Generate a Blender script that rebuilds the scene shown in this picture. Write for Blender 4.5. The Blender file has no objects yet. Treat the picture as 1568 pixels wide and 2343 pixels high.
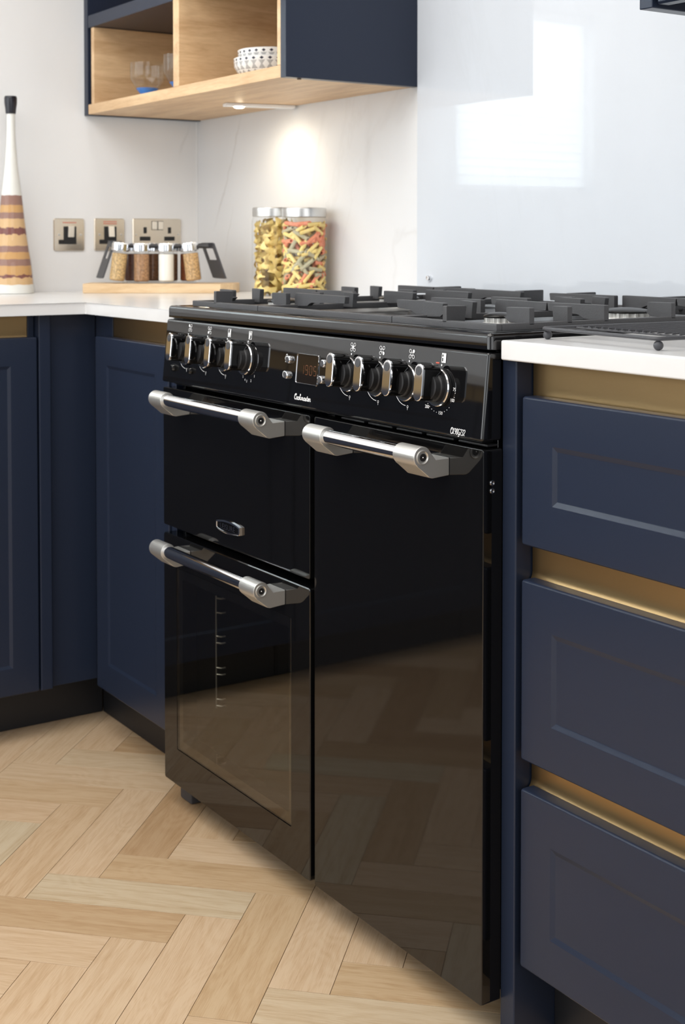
import bpy, bmesh, math, random
from math import sin, cos, pi, radians, sqrt, atan2
from mathutils import Vector, Matrix

random.seed(7)
SC = bpy.context.scene
COL = SC.collection

# ------------------------------------------------------------------ camera
YAW, PITCH = 0.5873, 0.0338
FPX, VPP = 3133.98, 657.5
cam_d = bpy.data.cameras.new('camera')
cam = bpy.data.objects.new('camera', cam_d)
COL.objects.link(cam)
cam_d.sensor_fit = 'HORIZONTAL'
cam_d.sensor_width = 36.0
cam_d.lens = FPX / 1568 * 36.0
cam_d.shift_y = -(1171.5 - VPP) / 2343.0
cam_d.sensor_fit = 'VERTICAL'
cam_d.sensor_height = 36.0 * 2343 / 1568
cam.location = (2.2079, -1.0846, 1.0100)
_fw = Vector((-cos(YAW) * cos(PITCH), sin(YAW) * cos(PITCH), -sin(PITCH)))
cam.rotation_euler = _fw.to_track_quat('-Z', 'Y').to_euler()
cam_d.clip_start = 0.02
cam_d.dof.use_dof = True
cam_d.dof.focus_distance = 1.80
cam_d.dof.aperture_fstop = 14.0
SC.camera = cam

# ------------------------------------------------------------------ light
SC.view_settings.view_transform = 'Standard'
SC.view_settings.look = 'None'
SC.view_settings.exposure = 0.0
SC.view_settings.gamma = 1.0
SC.view_settings.use_curve_mapping = False
wd = bpy.data.worlds.new('world'); SC.world = wd; wd.use_nodes = True
wd.node_tree.nodes['Background'].inputs[0].default_value = (0.93, 0.96, 1.0, 1)
wd.node_tree.nodes['Background'].inputs[1].default_value = 0.48

def area(name, loc, target, sx, sy, power, col=(1, 1, 1)):
    d = bpy.data.lights.new(name, 'AREA'); d.shape = 'RECTANGLE'
    d.size = sx; d.size_y = sy; d.energy = power; d.color = col
    o = bpy.data.objects.new(name, d); COL.objects.link(o)
    o.location = loc
    o.rotation_euler = (Vector(target) - Vector(loc)).to_track_quat('-Z', 'Y').to_euler()
    return o
area('front_fill_light', (0.6, -3.6, 1.45), (0.6, 0.5, 1.0), 3.2, 1.7, 45, (0.95, 0.98, 1.0))  # broad unseen fill from behind the camera, added as the main brightness
area('side_fill_light', (4.2, -1.2, 1.5), (0.0, 0.0, 0.9), 2.4, 1.8, 24, (0.97, 0.99, 1.0))  # unseen fill from the right, added to lift the left wall
area('overhead_area_light', (0.7, -1.3, 2.36), (0.7, -1.3, 0), 2.4, 1.8, 50, (1.0, 0.985, 0.965))  # broad unseen overhead fill, enlarged so upward bevels and edges catch highlights
area('overhead_area_light', (0.3, 0.1, 2.36), (0.3, 0.1, 0), 0.5, 0.3, 5, (1.0, 0.95, 0.88))

# ------------------------------------------------------------------ materials
def mat(name, col, rough=0.5, metal=0.0, **kw):
    m = bpy.data.materials.new(name); m.use_nodes = True
    b = m.node_tree.nodes['Principled BSDF']
    b.inputs['Base Color'].default_value = (*col, 1)
    b.inputs['Roughness'].default_value = rough
    b.inputs['Metallic'].default_value = metal
    for k, v in kw.items():
        b.inputs[k.replace('_', ' ')].default_value = v
    return m

def nd(m, t, **kw):
    n = m.node_tree.nodes.new(t)
    for k, v in kw.items(): setattr(n, k, v)
    return n
def lk(m, a, b): m.node_tree.links.new(a, b)
def bsdf(m): return m.node_tree.nodes['Principled BSDF']
def ramp(m, stops):
    r = nd(m, 'ShaderNodeValToRGB'); e = r.color_ramp.elements
    while len(e) < len(stops): e.new(0.5)
    for x, (p, c) in zip(e, stops): x.position = p; x.color = (*c, 1)
    return r
def coords(m, scale=(1, 1, 1), rot=(0, 0, 0), out='Object'):
    t = nd(m, 'ShaderNodeTexCoord'); mp = nd(m, 'ShaderNodeMapping')
    mp.inputs['Scale'].default_value = scale; mp.inputs['Rotation'].default_value = rot
    lk(m, t.outputs[out], mp.inputs[0]); return mp.outputs[0]
def noise(m, vec, scale, detail=4, rough=0.55, dist=0.0):
    n = nd(m, 'ShaderNodeTexNoise'); n.inputs['Scale'].default_value = scale
    n.inputs['Detail'].default_value = detail; n.inputs['Roughness'].default_value = rough
    n.inputs['Distortion'].default_value = dist
    lk(m, vec, n.inputs['Vector']); return n
def bump(m, val, strength, dist=0.001):
    b = nd(m, 'ShaderNodeBump'); b.inputs['Strength'].default_value = strength
    b.inputs['Distance'].default_value = dist
    lk(m, val, b.inputs['Height']); lk(m, b.outputs[0], bsdf(m).inputs['Normal'])
def mixc(m, fac, a, b, mode='MIX'):
    x = nd(m, 'ShaderNodeMix', data_type='RGBA', blend_type=mode)
    for s, v in ((0, fac), (6, a), (7, b)):
        if hasattr(v, 'is_output'): lk(m, v, x.inputs[s])
        elif s == 0: x.inputs[0].default_value = v
        else: x.inputs[s].default_value = (*v, 1)
    return x.outputs[2]

def paint(name, col, rough):
    m = mat(name, col, rough)
    n = noise(m, coords(m), 900, 2); bump(m, n.outputs[0], 0.05, 0.0004)
    return m
M = {}
M['navy'] = paint('navy_paint', (0.0160, 0.0230, 0.0435), 0.30)
M['navy'].node_tree.nodes['Principled BSDF'].inputs['Specular IOR Level'].default_value = 0.31
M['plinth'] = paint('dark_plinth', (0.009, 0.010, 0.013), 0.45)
M['white_plastic'] = mat('white_plastic', (0.88, 0.88, 0.88), 0.4)
M['ceiling'] = paint('ceiling_paint', (0.82, 0.82, 0.81), 0.8)
# worktop quartz
m = mat('white_quartz', (0.86, 0.855, 0.845), 0.22)
n = noise(m, coords(m), 6, 5); r = ramp(m, [(0.35, (0.70, 0.70, 0.70)), (0.7, (0.735, 0.735, 0.735))])
lk(m, n.outputs[0], r.inputs[0]); lk(m, r.outputs[0], bsdf(m).inputs['Base Color']); M['quartz'] = m

def math_(m, op, a, b=None, c=None, clamp=False):
    x = nd(m, 'ShaderNodeMath', operation=op); x.use_clamp = clamp
    for i, v in enumerate((a, b, c)):
        if v is None: continue
        if hasattr(v, 'is_output'): lk(m, v, x.inputs[i])
        else: x.inputs[i].default_value = v
    return x.outputs[0]
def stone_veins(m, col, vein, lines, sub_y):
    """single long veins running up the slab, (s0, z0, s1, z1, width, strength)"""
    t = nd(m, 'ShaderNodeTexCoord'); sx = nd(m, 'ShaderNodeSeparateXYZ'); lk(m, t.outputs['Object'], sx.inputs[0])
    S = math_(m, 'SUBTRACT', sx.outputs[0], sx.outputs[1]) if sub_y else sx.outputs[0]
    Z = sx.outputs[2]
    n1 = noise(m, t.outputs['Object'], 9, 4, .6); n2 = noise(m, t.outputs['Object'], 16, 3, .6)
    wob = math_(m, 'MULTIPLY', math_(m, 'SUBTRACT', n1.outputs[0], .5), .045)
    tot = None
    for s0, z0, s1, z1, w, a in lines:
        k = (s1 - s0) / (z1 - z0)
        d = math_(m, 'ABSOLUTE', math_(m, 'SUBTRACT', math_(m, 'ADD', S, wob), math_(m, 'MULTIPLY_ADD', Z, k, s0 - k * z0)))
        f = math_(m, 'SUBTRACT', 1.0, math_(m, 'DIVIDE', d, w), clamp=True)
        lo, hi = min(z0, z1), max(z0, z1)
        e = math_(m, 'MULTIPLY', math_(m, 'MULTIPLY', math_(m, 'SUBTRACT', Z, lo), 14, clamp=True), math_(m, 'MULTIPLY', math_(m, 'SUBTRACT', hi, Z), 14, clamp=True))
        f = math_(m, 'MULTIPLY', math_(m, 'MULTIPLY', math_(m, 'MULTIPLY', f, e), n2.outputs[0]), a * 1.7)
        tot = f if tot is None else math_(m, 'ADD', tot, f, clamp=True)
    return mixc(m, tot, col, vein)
def marble(name, base, vein, rough, ior=1.5, rot=(0.15, 0.2, 0.1), lines=(), sub_y=False):
    m = mat(name, base, rough); bsdf(m).inputs['IOR'].default_value = ior
    v = coords(m, (1, 1, 0.33), rot, 'Object')
    a = noise(m, v, 1.7, 6, 0.6, 1.4)
    # thin veins where the noise crosses 0.5
    sub = nd(m, 'ShaderNodeMath', operation='SUBTRACT'); lk(m, a.outputs[0], sub.inputs[0]); sub.inputs[1].default_value = 0.5
    ab = nd(m, 'ShaderNodeMath', operation='ABSOLUTE'); lk(m, sub.outputs[0], ab.inputs[0])
    r = ramp(m, [(0.0, (1, 1, 1)), (0.018, (0.0, 0.0, 0.0))]); lk(m, ab.outputs[0], r.inputs[0])
    g = noise(m, v, 1.1, 3); gr = ramp(m, [(0.45, (0, 0, 0)), (0.62, (1, 1, 1))]); lk(m, g.outputs[0], gr.inputs[0])
    mu = nd(m, 'ShaderNodeMath', operation='MULTIPLY'); lk(m, r.outputs[0], mu.inputs[0]); lk(m, gr.outputs[0], mu.inputs[1])
    mu2 = nd(m, 'ShaderNodeMath', operation='MULTIPLY'); lk(m, mu.outputs[0], mu2.inputs[0]); mu2.inputs[1].default_value = 0.22
    b2 = noise(m, v, 2.6, 4); br = ramp(m, [(0.3, tuple(c * 0.94 for c in base)), (0.7, base)]); lk(m, b2.outputs[0], br.inputs[0])
    c = mixc(m, mu2.outputs[0], br.outputs[0], vein)
    if lines: c = stone_veins(m, c, vein, lines, sub_y)
    lk(m, c, bsdf(m).inputs['Base Color'])
    return m
M['marble'] = marble('marble_wall_panel_back', (0.735, 0.738, 0.745), (0.50, 0.48, 0.46), 0.30,
    lines=((-1.345, 1.34, -1.505, 1.03, .0065, .55), (-1.395, 1.11, -1.455, .95, .006, .4), (-.975, 1.325, -1.03, 1.12, .012, .22), (-.80, 1.32, -.82, 1.05, .02, .15)), sub_y=True)
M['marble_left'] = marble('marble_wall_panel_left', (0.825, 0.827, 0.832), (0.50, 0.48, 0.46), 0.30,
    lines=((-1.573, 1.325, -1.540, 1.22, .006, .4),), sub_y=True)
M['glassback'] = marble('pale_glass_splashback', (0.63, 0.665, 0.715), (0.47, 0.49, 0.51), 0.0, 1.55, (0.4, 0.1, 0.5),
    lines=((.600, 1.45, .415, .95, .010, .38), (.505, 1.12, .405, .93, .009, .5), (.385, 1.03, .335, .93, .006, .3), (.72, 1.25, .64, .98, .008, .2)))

def wood(name, dark, light, ax=(9, 9, 1.2), rough=0.45, contrast=1.0):
    m = mat(name, light, rough)
    v = coords(m, ax)
    a = noise(m, v, 3.0, 6, 0.6, 0.6); b = noise(m, v, 22.0, 3, 0.6, 0.2)
    ad = nd(m, 'ShaderNodeMath', operation='MULTIPLY_ADD'); lk(m, b.outputs[0], ad.inputs[0]); ad.inputs[1].default_value = 0.35; lk(m, a.outputs[0], ad.inputs[2])
    r = ramp(m, [(0.48, dark), (0.82, light)]); lk(m, ad.outputs[0], r.inputs[0])
    lk(m, r.outputs[0], bsdf(m).inputs['Base Color']); bump(m, b.outputs[0], 0.12, 0.0006)
    return m
M['oak'] = wood('oak_veneer', (0.54, 0.335, 0.172), (0.75, 0.525, 0.305), (1.2, 9, 9))
M['oak_up'] = wood('oak_veneer_upright', (0.54, 0.335, 0.172), (0.75, 0.525, 0.305), (9, 1.2, 9))
M['board'] = wood('beech_board', (0.62, 0.42, 0.23), (0.80, 0.61, 0.39), (1.6, 14, 14), 0.5)
M['brownwood'] = wood('brown_cabinet_underside', (0.10, 0.065, 0.035), (0.16, 0.105, 0.06), (1.2, 9, 9))

# floor planks: UV along the plank, a per-plank tone
m = mat('oak_plank', (0.6, 0.43, 0.25), 0.42)
at = nd(m, 'ShaderNodeAttribute', attribute_name='tone')
uv = nd(m, 'ShaderNodeUVMap'); uv.uv_map = 'grain'
mp = nd(m, 'ShaderNodeMapping'); mp.inputs['Scale'].default_value = (1.6, 30, 1); lk(m, uv.outputs[0], mp.inputs[0])
a = noise(m, mp.outputs[0], 2.6, 6, 0.62, 0.9)
mp2 = nd(m, 'ShaderNodeMapping'); mp2.inputs['Scale'].default_value = (16, 330, 1); lk(m, uv.outputs[0], mp2.inputs[0])
f = noise(m, mp2.outputs[0], 2.0, 3, 0.6, 0.4)
mp3 = nd(m, 'ShaderNodeMapping'); mp3.inputs['Scale'].default_value = (3.0, 13, 1); lk(m, uv.outputs[0], mp3.inputs[0])
w0 = noise(m, mp3.outputs[0], 1.0, 1, 0.5, 0.8)
wv = nd(m, 'ShaderNodeMath', operation='MULTIPLY'); lk(m, w0.outputs[0], wv.inputs[0]); wv.inputs[1].default_value = 90
sn = nd(m, 'ShaderNodeMath', operation='SINE'); lk(m, wv.outputs[0], sn.inputs[0])
s1 = nd(m, 'ShaderNodeMath', operation='MULTIPLY_ADD'); lk(m, f.outputs[0], s1.inputs[0]); s1.inputs[1].default_value = 0.75; lk(m, a.outputs[0], s1.inputs[2])
s2 = nd(m, 'ShaderNodeMath', operation='MULTIPLY_ADD'); lk(m, sn.outputs[0], s2.inputs[0]); s2.inputs[1].default_value = 0.055; lk(m, s1.outputs[0], s2.inputs[2])
rp = ramp(m, [(0.50, (0.425, 0.285, 0.16)), (0.80, (0.52, 0.375, 0.24)), (1.0, (0.575, 0.435, 0.295))]); lk(m, s2.outputs[0], rp.inputs[0])
tr = ramp(m, [(0.0, (0.80, 0.70, 0.58)), (0.28, (0.93, 0.87, 0.76)), (0.5, (1.03, 0.98, 0.93)), (0.72, (1.03, 1.0, 0.96)), (1.0, (0.95, 1.02, 1.02))]); lk(m, at.outputs['Fac'], tr.inputs[0])
lk(m, mixc(m, 1.0, rp.outputs[0], tr.outputs[0], 'MULTIPLY'), bsdf(m).inputs['Base Color'])
bump(m, f.outputs[0], 0.15, 0.0005); M['plank'] = m
M['subfloor'] = mat('joint_base', (0.16, 0.10, 0.055), 0.8)

# cooker
m = mat('black_enamel', (0.0035, 0.0035, 0.0038), 0.045, IOR=1.52)
n = noise(m, coords(m), 60, 2); bump(m, n.outputs[0], 0.012, 0.0006); M['enamel'] = m
M['gloss'] = mat('black_gloss_panel', (0.0045, 0.0045, 0.005), 0.04, IOR=1.62)
M['black'] = mat('matt_black', (0.008, 0.008, 0.009), 0.5)
M['burner_cap'] = mat('burner_cap_black', (0.006, 0.006, 0.006), 0.3, Specular_IOR_Level=0.25)
M['hob_plate'] = mat('satin_black_enamel', (0.005, 0.005, 0.005), 0.32, Specular_IOR_Level=0.35)
M['cavity'] = mat('oven_lining', (0.004, 0.004, 0.004), 0.4)
m = mat('cast_iron', (0.058, 0.058, 0.062), 0.50)
n = noise(m, coords(m), 420, 3); bump(m, n.outputs[0], 0.35, 0.0006); M['iron'] = m
M['chrome'] = mat('chrome', (0.82, 0.83, 0.85), 0.06, 1.0)
M['nickel'] = mat('satin_nickel', (0.66, 0.65, 0.62), 0.36, 0.82)
M['steel'] = mat('brushed_steel', (0.62, 0.61, 0.59), 0.28, 1.0)
M['alu'] = mat('burner_aluminium', (0.66, 0.65, 0.62), 0.4, 0.9)
M['white_print'] = mat('white_print', (0.92, 0.92, 0.92), 0.5)
M['red_print'] = mat('red_print', (0.55, 0.10, 0.06), 0.5)
M['amber'] = mat('amber_digit', (0.10, 0.03, 0.005), 0.4, Emission_Color=(1.0, 0.34, 0.06, 1), Emission_Strength=0.02)
M['dark_chrome'] = mat('dark_chrome', (0.30, 0.30, 0.31), 0.08, 1.0)
M['screen'] = mat('display_glass', (0.012, 0.009, 0.007), 0.05)
m = mat('gold_channel', (0.37, 0.25, 0.12), 0.34, 1.0)
n = noise(m, coords(m, (1, 30, 30)), 40, 3); bump(m, n.outputs[0], 0.05, 0.0004); M['gold'] = m
m = mat('brushed_nickel_plate', (0.72, 0.64, 0.53), 0.26, 1.0)
n = noise(m, coords(m, (1, 1, 40)), 60, 3); bump(m, n.outputs[0], 0.06, 0.0003); M['plate'] = m
M['rocker'] = mat('pale_metal_rocker', (0.86, 0.80, 0.70), 0.3, 0.4)
M['grey_plastic'] = mat('dark_grey_plastic', (0.045, 0.046, 0.052), 0.45)
M['cap'] = mat('black_wax', (0.010, 0.010, 0.016), 0.25)

def thin_glass(name, tint=(1, 1, 1), ior=1.5, rough=0.0, gain=1.0):
    m = bpy.data.materials.new(name); m.use_nodes = True
    nt = m.node_tree; nt.nodes.clear()
    o = nt.nodes.new('ShaderNodeOutputMaterial'); mx = nt.nodes.new('ShaderNodeMixShader')
    t = nt.nodes.new('ShaderNodeBsdfTransparent'); g = nt.nodes.new('ShaderNodeBsdfGlossy'); fr = nt.nodes.new('ShaderNodeFresnel')
    t.inputs[0].default_value = (*tint, 1); g.inputs['Roughness'].default_value = rough
    # the same reflectance on entering and on leaving the thin sheet
    ge = nt.nodes.new('ShaderNodeNewGeometry'); ex = nt.nodes.new('ShaderNodeMath'); ex.operation = 'MULTIPLY_ADD'
    ex.inputs[1].default_value = -2.0; ex.inputs[2].default_value = 1.0; nt.links.new(ge.outputs['Backfacing'], ex.inputs[0])
    pw = nt.nodes.new('ShaderNodeMath'); pw.operation = 'POWER'; pw.inputs[0].default_value = ior
    nt.links.new(ex.outputs[0], pw.inputs[1]); nt.links.new(pw.outputs[0], fr.inputs[0])
    sc_ = nt.nodes.new('ShaderNodeMath'); sc_.operation = 'MULTIPLY'; sc_.inputs[1].default_value = gain
    nt.links.new(fr.outputs[0], sc_.inputs[0]); nt.links.new(sc_.outputs[0], mx.inputs[0]); nt.links.new(t.outputs[0], mx.inputs[1]); nt.links.new(g.outputs[0], mx.inputs[2])
    nt.links.new(mx.outputs[0], o.inputs[0]); return m
M['glass'] = thin_glass('clear_glass', (0.985, 0.99, 0.99), 1.45, 0.0, 0.7)
M['blueglass'] = mat('blue_glass', (0.07, 0.30, 0.85), 0.05, Alpha=0.6)
M['ovenglass'] = thin_glass('tinted_oven_glass', (0.85, 0.84, 0.80), 1.7)

def emit(name, col, s):
    m = bpy.data.materials.new(name); m.use_nodes = True
    b = m.node_tree.nodes['Principled BSDF']; b.inputs['Base Color'].default_value = (*col, 1)
    b.inputs['Emission Color'].default_value = (*col, 1); b.inputs['Emission Strength'].default_value = s
    return m
M['daylight'] = emit('daylight_pane', (0.93, 0.97, 1.0), 5.2)
M['led'] = emit('warm_led', (1.0, 0.86, 0.62), 30.0)
m = bpy.data.materials.new('blind_slat'); m.use_nodes = True
nt = m.node_tree; b = nt.nodes['Principled BSDF']; b.inputs['Base Color'].default_value = (0.85, 0.86, 0.86, 1); b.inputs['Roughness'].default_value = 0.5
tl = nt.nodes.new('ShaderNodeBsdfTranslucent'); tl.inputs[0].default_value = (0.9, 0.92, 0.92, 1)
mx = nt.nodes.new('ShaderNodeMixShader'); mx.inputs[0].default_value = 0.8
nt.links.new(b.outputs[0], mx.inputs[1]); nt.links.new(tl.outputs[0], mx.inputs[2]); nt.links.new(mx.outputs[0], nt.nodes['Material Output'].inputs[0])
M['slat'] = m

# ------------------------------------------------------------------ helpers
ORG = {}
def empty(name, loc, label, cat, group=None, rz=0.0):
    o = bpy.data.objects.new(name, None); COL.objects.link(o); o.location = loc
    o.rotation_euler = (0, 0, rz); o.empty_display_size = 0.05
    o['label'] = label; o['category'] = cat
    if group: o['group'] = group
    ORG[o] = (Vector(loc), rz)
    return o
def tag(o, label, cat, group=None):
    o['label'] = label; o['category'] = cat
    if group: o['group'] = group
    return o

class MB:
    def __init__(s): s.bm = bmesh.new()
    def box(s, x0, x1, y0, y1, z0, z1, bev=0.0, seg=3, mtx=None):
        r = bmesh.ops.create_cube(s.bm, size=1.0)
        vs = r['verts']
        for v in vs:
            v.co = Vector(((x0 + x1) / 2 + v.co.x * (x1 - x0), (y0 + y1) / 2 + v.co.y * (y1 - y0), (z0 + z1) / 2 + v.co.z * (z1 - z0)))
        if mtx is not None:
            for v in vs: v.co = mtx @ v.co
        if bev > 0:
            es = list({e for v in vs for e in v.link_edges})
            bmesh.ops.bevel(s.bm, geom=es, offset=bev, segments=seg, profile=0.5, affect='EDGES', clamp_overlap=True)
        return s
    def prism(s, poly, fn, d0, d1, bev=0.0, seg=2):
        a = [s.bm.verts.new(fn(p[0], p[1], d0)) for p in poly]
        b = [s.bm.verts.new(fn(p[0], p[1], d1)) for p in poly]
        fs = [s.bm.faces.new(a), s.bm.faces.new(b[::-1])]
        n = len(poly)
        for i in range(n): fs.append(s.bm.faces.new((a[i], b[i], b[(i + 1) % n], a[(i + 1) % n])))
        if bev > 0:
            es = list({e for f in fs for e in f.edges})
            bmesh.ops.bevel(s.bm, geom=es, offset=bev, segments=seg, profile=0.5, affect='EDGES', clamp_overlap=True)
        return s
    def rings(s, rings, cap0=True, cap1=True):
        R = [[s.bm.verts.new(p) for p in r] for r in rings]
        n = len(R[0])
        for a, b in zip(R, R[1:]):
            for i in range(n): s.bm.faces.new((a[i], a[(i + 1) % n], b[(i + 1) % n], b[i]))
        if cap0: s.bm.faces.new(R[0][::-1])
        if cap1: s.bm.faces.new(R[-1])
        return s
    def lathe(s, prof, c, n=32, axis='Z', cap0=True, cap1=True):
        rs = []
        for r, h in prof:
            ring = []
            for i in range(n):
                t = 2 * pi * i / n
                u, w = r * cos(t), r * sin(t)
                if axis == 'Z': p = (c[0] + u, c[1] + w, c[2] + h)
                elif axis == 'Y': p = (c[0] + u, c[1] + h, c[2] + w)
                else: p = (c[0] + h, c[1] + u, c[2] + w)
                ring.append(p)
            rs.append(ring)
        return s.rings(rs, cap0, cap1)
    def tube(s, pts, r, n=8):
        pts = [Vector(p) for p in pts]; rs = []
        up = None
        for i, p in enumerate(pts):
            d = ((pts[min(i + 1, len(pts) - 1)] - p).normalized() + (p - pts[max(i - 1, 0)]).normalized())
            d.normalize()
            if up is None:
                up = Vector((0, 0, 1)) if abs(d.z) < 0.9 else Vector((1, 0, 0))
            a = d.cross(up).normalized(); b = a.cross(d).normalized(); up = b
            rs.append([p + (a * cos(2 * pi * k / n) + b * sin(2 * pi * k / n)) * r for k in range(n)])
        return s.rings(rs)
    def sphere(s, c, r, n=12):
        bmesh.ops.create_uvsphere(s.bm, u_segments=n * 2, v_segments=n, radius=r, matrix=Matrix.Translation(c))
        return s
    def ribbon(s, pts, w, fn, d=0.0, closed=False):
        pts = [Vector(p) for p in pts]; n = len(pts); L = []; Rr = []
        for i, p in enumerate(pts):
            a = pts[i - 1] if (i > 0 or closed) else p
            b = pts[(i + 1) % n] if (i < n - 1 or closed) else p
            t = (b - a)
            if t.length < 1e-9: t = Vector((1, 0))
            t.normalize(); nn = Vector((-t.y, t.x)) * (w / 2)
            L.append(s.bm.verts.new(fn(*(p + nn), d))); Rr.append(s.bm.verts.new(fn(*(p - nn), d)))
        for i in range(n if closed else n - 1):
            j = (i + 1) % n
            s.bm.faces.new((L[i], L[j], Rr[j], Rr[i]))
        return s
    def poly(s, pts, fn, d=0.0):
        s.bm.faces.new([s.bm.verts.new(fn(p[0], p[1], d)) for p in pts]); return s
    def mesh(s, name, mat_, org=(Vector((0, 0, 0)), 0), smooth=True, recalc=True):
        bm = s.bm
        if recalc: bmesh.ops.recalc_face_normals(bm, faces=bm.faces)
        o, rz = org
        mt = Matrix.Rotation(-rz, 4, 'Z') @ Matrix.Translation(-o)
        bm.transform(mt)
        me = bpy.data.meshes.new(name); bm.to_mesh(me); bm.free()
        for x in (mat_ if isinstance(mat_, list) else [mat_]): me.materials.append(x)
        if smooth:
            me.polygons.foreach_set('use_smooth', [True] * len(me.polygons))
            me.set_sharp_from_angle(angle=radians(38))
        return me
    def build(s, name, mat_, parent=None, label=None, smooth=True, wn=True, local=False, recalc=True):
        org = (Vector((0, 0, 0)), 0)
        if parent is not None and not local:
            q = parent
            while q is not None and q not in ORG: q = q.parent
            if q is not None: org = ORG[q]
        me = s.mesh(name, mat_, org, smooth, recalc)
        o = bpy.data.objects.new(name, me); COL.objects.link(o)
        if parent is not None: o.parent = parent
        if label: o['label'] = label
        if wn and smooth:
            w = o.modifiers.new('weighted', 'WEIGHTED_NORMAL'); w.keep_sharp = True
        return o
def box(name, m, parent, *a, bev=0.0015, label=None, seg=3):
    return MB().box(*a, bev=bev, seg=seg).build(name, m, parent, label, wn=bev > 0)
def struct(o): o['kind'] = 'structure'; return o
def copy_child(o, parent, loc=None, label=None):
    c = o.copy(); COL.objects.link(c); c.parent = parent
    if loc is not None: c.location = loc
    return c

def rrect(u0, u1, v0, v1, r, n=4):
    r = max(min(r, (u1 - u0) / 2.01, (v1 - v0) / 2.01), 1e-5); P = []
    for cx, cy, a0 in ((u1 - r, v1 - r, 0), (u0 + r, v1 - r, 90), (u0 + r, v0 + r, 180), (u1 - r, v0 + r, 270)):
        for k in range(n + 1):
            t = radians(a0 + 90 * k / n); P.append((cx + r * cos(t), cy + r * sin(t)))
    return P
def slab(mb, u0, u1, v0, v1, steps, fn, r0=0.003):
    """rings of a rounded rectangle: steps = (inset, depth)"""
    rs = []
    for ins, d in steps:
        rs.append([fn(u, v, d) for u, v in rrect(u0 + ins, u1 - ins, v0 + ins, v1 - ins, max(r0 - ins, 0.0006))])
    return mb.rings(rs)
def shaker(u0, u1, v0, v1, fn, t=0.020, m=0.0555, bw=0.0062, dp=0.0028):
    st = [(0, t), (0, 0.0035), (0.0010, 0.0012), (0.0030, 0.0), (m, 0.0), (m + 0.0008, 0.0004), (m + bw, dp - 0.0003), (m + bw + 0.0012, dp)]
    return slab(MB(), u0, u1, v0, v1, st, fn, 0.004)
faceY = lambda y: (lambda u, v, d: (u, y + d, v))       # front faces -Y
faceX = lambda x: (lambda u, v, d: (x - d, u, v))       # front faces +X

# ------------------------------------------------------------------ room shell
XW, YW = -1.0, 0.593
WY0, WY1, WZ0, WZ1 = -0.842, -0.280, 1.152, 1.722
VY0, VY1, VZ0, VZ1 = -2.45, -1.35, 1.05, 2.10
mb = MB()
for a in ((-3.2, VY0, 0, 2.4), (VY1, WY0, 0, 2.4), (WY1, YW + .12, 0, 2.4), (WY0, WY1, 0, WZ0), (WY0, WY1, WZ1, 2.4), (VY0, VY1, 0, VZ0), (VY0, VY1, VZ1, 2.4)):
    mb.box(XW - .12, XW, *a)
struct(mb.build('wall_left', M['marble_left'], smooth=False))
struct(MB().box(XW, 3.2, YW, YW + .12, 0, 2.4).build('wall_back', M['marble'], smooth=False))
struct(MB().box(XW - .12, 3.4, -3.4, YW + .12, 2.4, 2.5).build('ceiling', M['ceiling'], smooth=False))
struct(MB().box(XW + .0005, XW + .003, YW - .0035, YW - .0005, .886, 1.3225).build('trim_1', M['white_plastic'], smooth=False))
# window in the left wall with its blind
def window(name, y0, y1, z0, z1, label):
    win = bpy.data.objects.new(name, None); COL.objects.link(win); win.location = (XW - .06, (y0 + y1) / 2, z0)
    win['kind'] = 'structure'; ORG[win] = (win.location.copy(), 0)
    MB().box(XW - .085, XW - .080, y0, y1, z0, z1).build('pane', M['daylight'], win, smooth=False)
    fr = MB()
    for a in ((y0, y0 + .03, z0, z1), (y1 - .03, y1, z0, z1), (y0, y1, z0, z0 + .03), (y0, y1, z1 - .03, z1)):
        fr.box(XW - .078, XW - .045, *a, bev=.002, seg=2)
    fr.build('window_frame', M['white_plastic'], win)
    bl = empty('venetian_blind', (XW - .02, (y0 + y1) / 2, z0), label, 'blind')
    box('head_rail', M['white_plastic'], bl, XW - .035, XW - .005, y0 + .022, y1 - .003, z1 - .03, z1 - .001)
    z = z1 - .044; first = None
    while z > z0 + .02:
        if first is None:
            sl = MB().box(-.0006, .0006, y0 + .022 - (y0 + y1) / 2, y1 - .004 - (y0 + y1) / 2, -.0152, .0152, mtx=Matrix.Rotation(radians(12), 4, 'Y'))
            first = sl.build('slat', M['slat'], bl, smooth=False, local=True); first.location = (0, 0, z - z0)
        else:
            copy_child(first, bl, (0, 0, z - z0))
        z -= .0268
    box('bottom_rail', M['white_plastic'], bl, XW - .030, XW - .010, y0 + .022, y1 - .004, z0 + .004, z0 + .016)
window('window_1', WY0, WY1, WZ0, WZ1, 'white slatted blind in the window reflected in the pale splashback')
window('window_2', VY0, VY1, VZ0, VZ1, 'white slatted blind of the wider window outside the picture, glinting in the chrome handles')

# splashback glass on the back wall
sp = empty('glass_splashback', (.42, YW - .006, .9), 'large pale glossy glass panel on the wall behind the cooker', 'splashback')
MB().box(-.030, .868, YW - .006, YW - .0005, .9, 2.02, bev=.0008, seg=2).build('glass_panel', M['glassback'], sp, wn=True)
MB().lathe([(.0001, -.0075), (.0045, -.007), (.006, -.004), (.006, 0)], (.0145, YW - .006, .9357), 20, 'Y').build('fixing_screw', M['chrome'], sp)

# ------------------------------------------------------------------ floor
PW, PL = .0858, .3432
A0, B0 = -.0925, -.391
S2 = sqrt(.5)
def ab(a, b): return (A0 + a * PW, B0 + b * PW)
def toxy(a, b): return ((a - b) * S2, (a + b) * S2)
floor = bpy.data.objects.new('floor', None); COL.objects.link(floor); floor['kind'] = 'structure'
ORG[floor] = (Vector((0, 0, 0)), 0)
struct_sub = MB().box(XW - .1, 3.3, -3.3, YW + .1, -.05, -.002).build('joint_base', M['subfloor'], floor, smooth=False)

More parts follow.
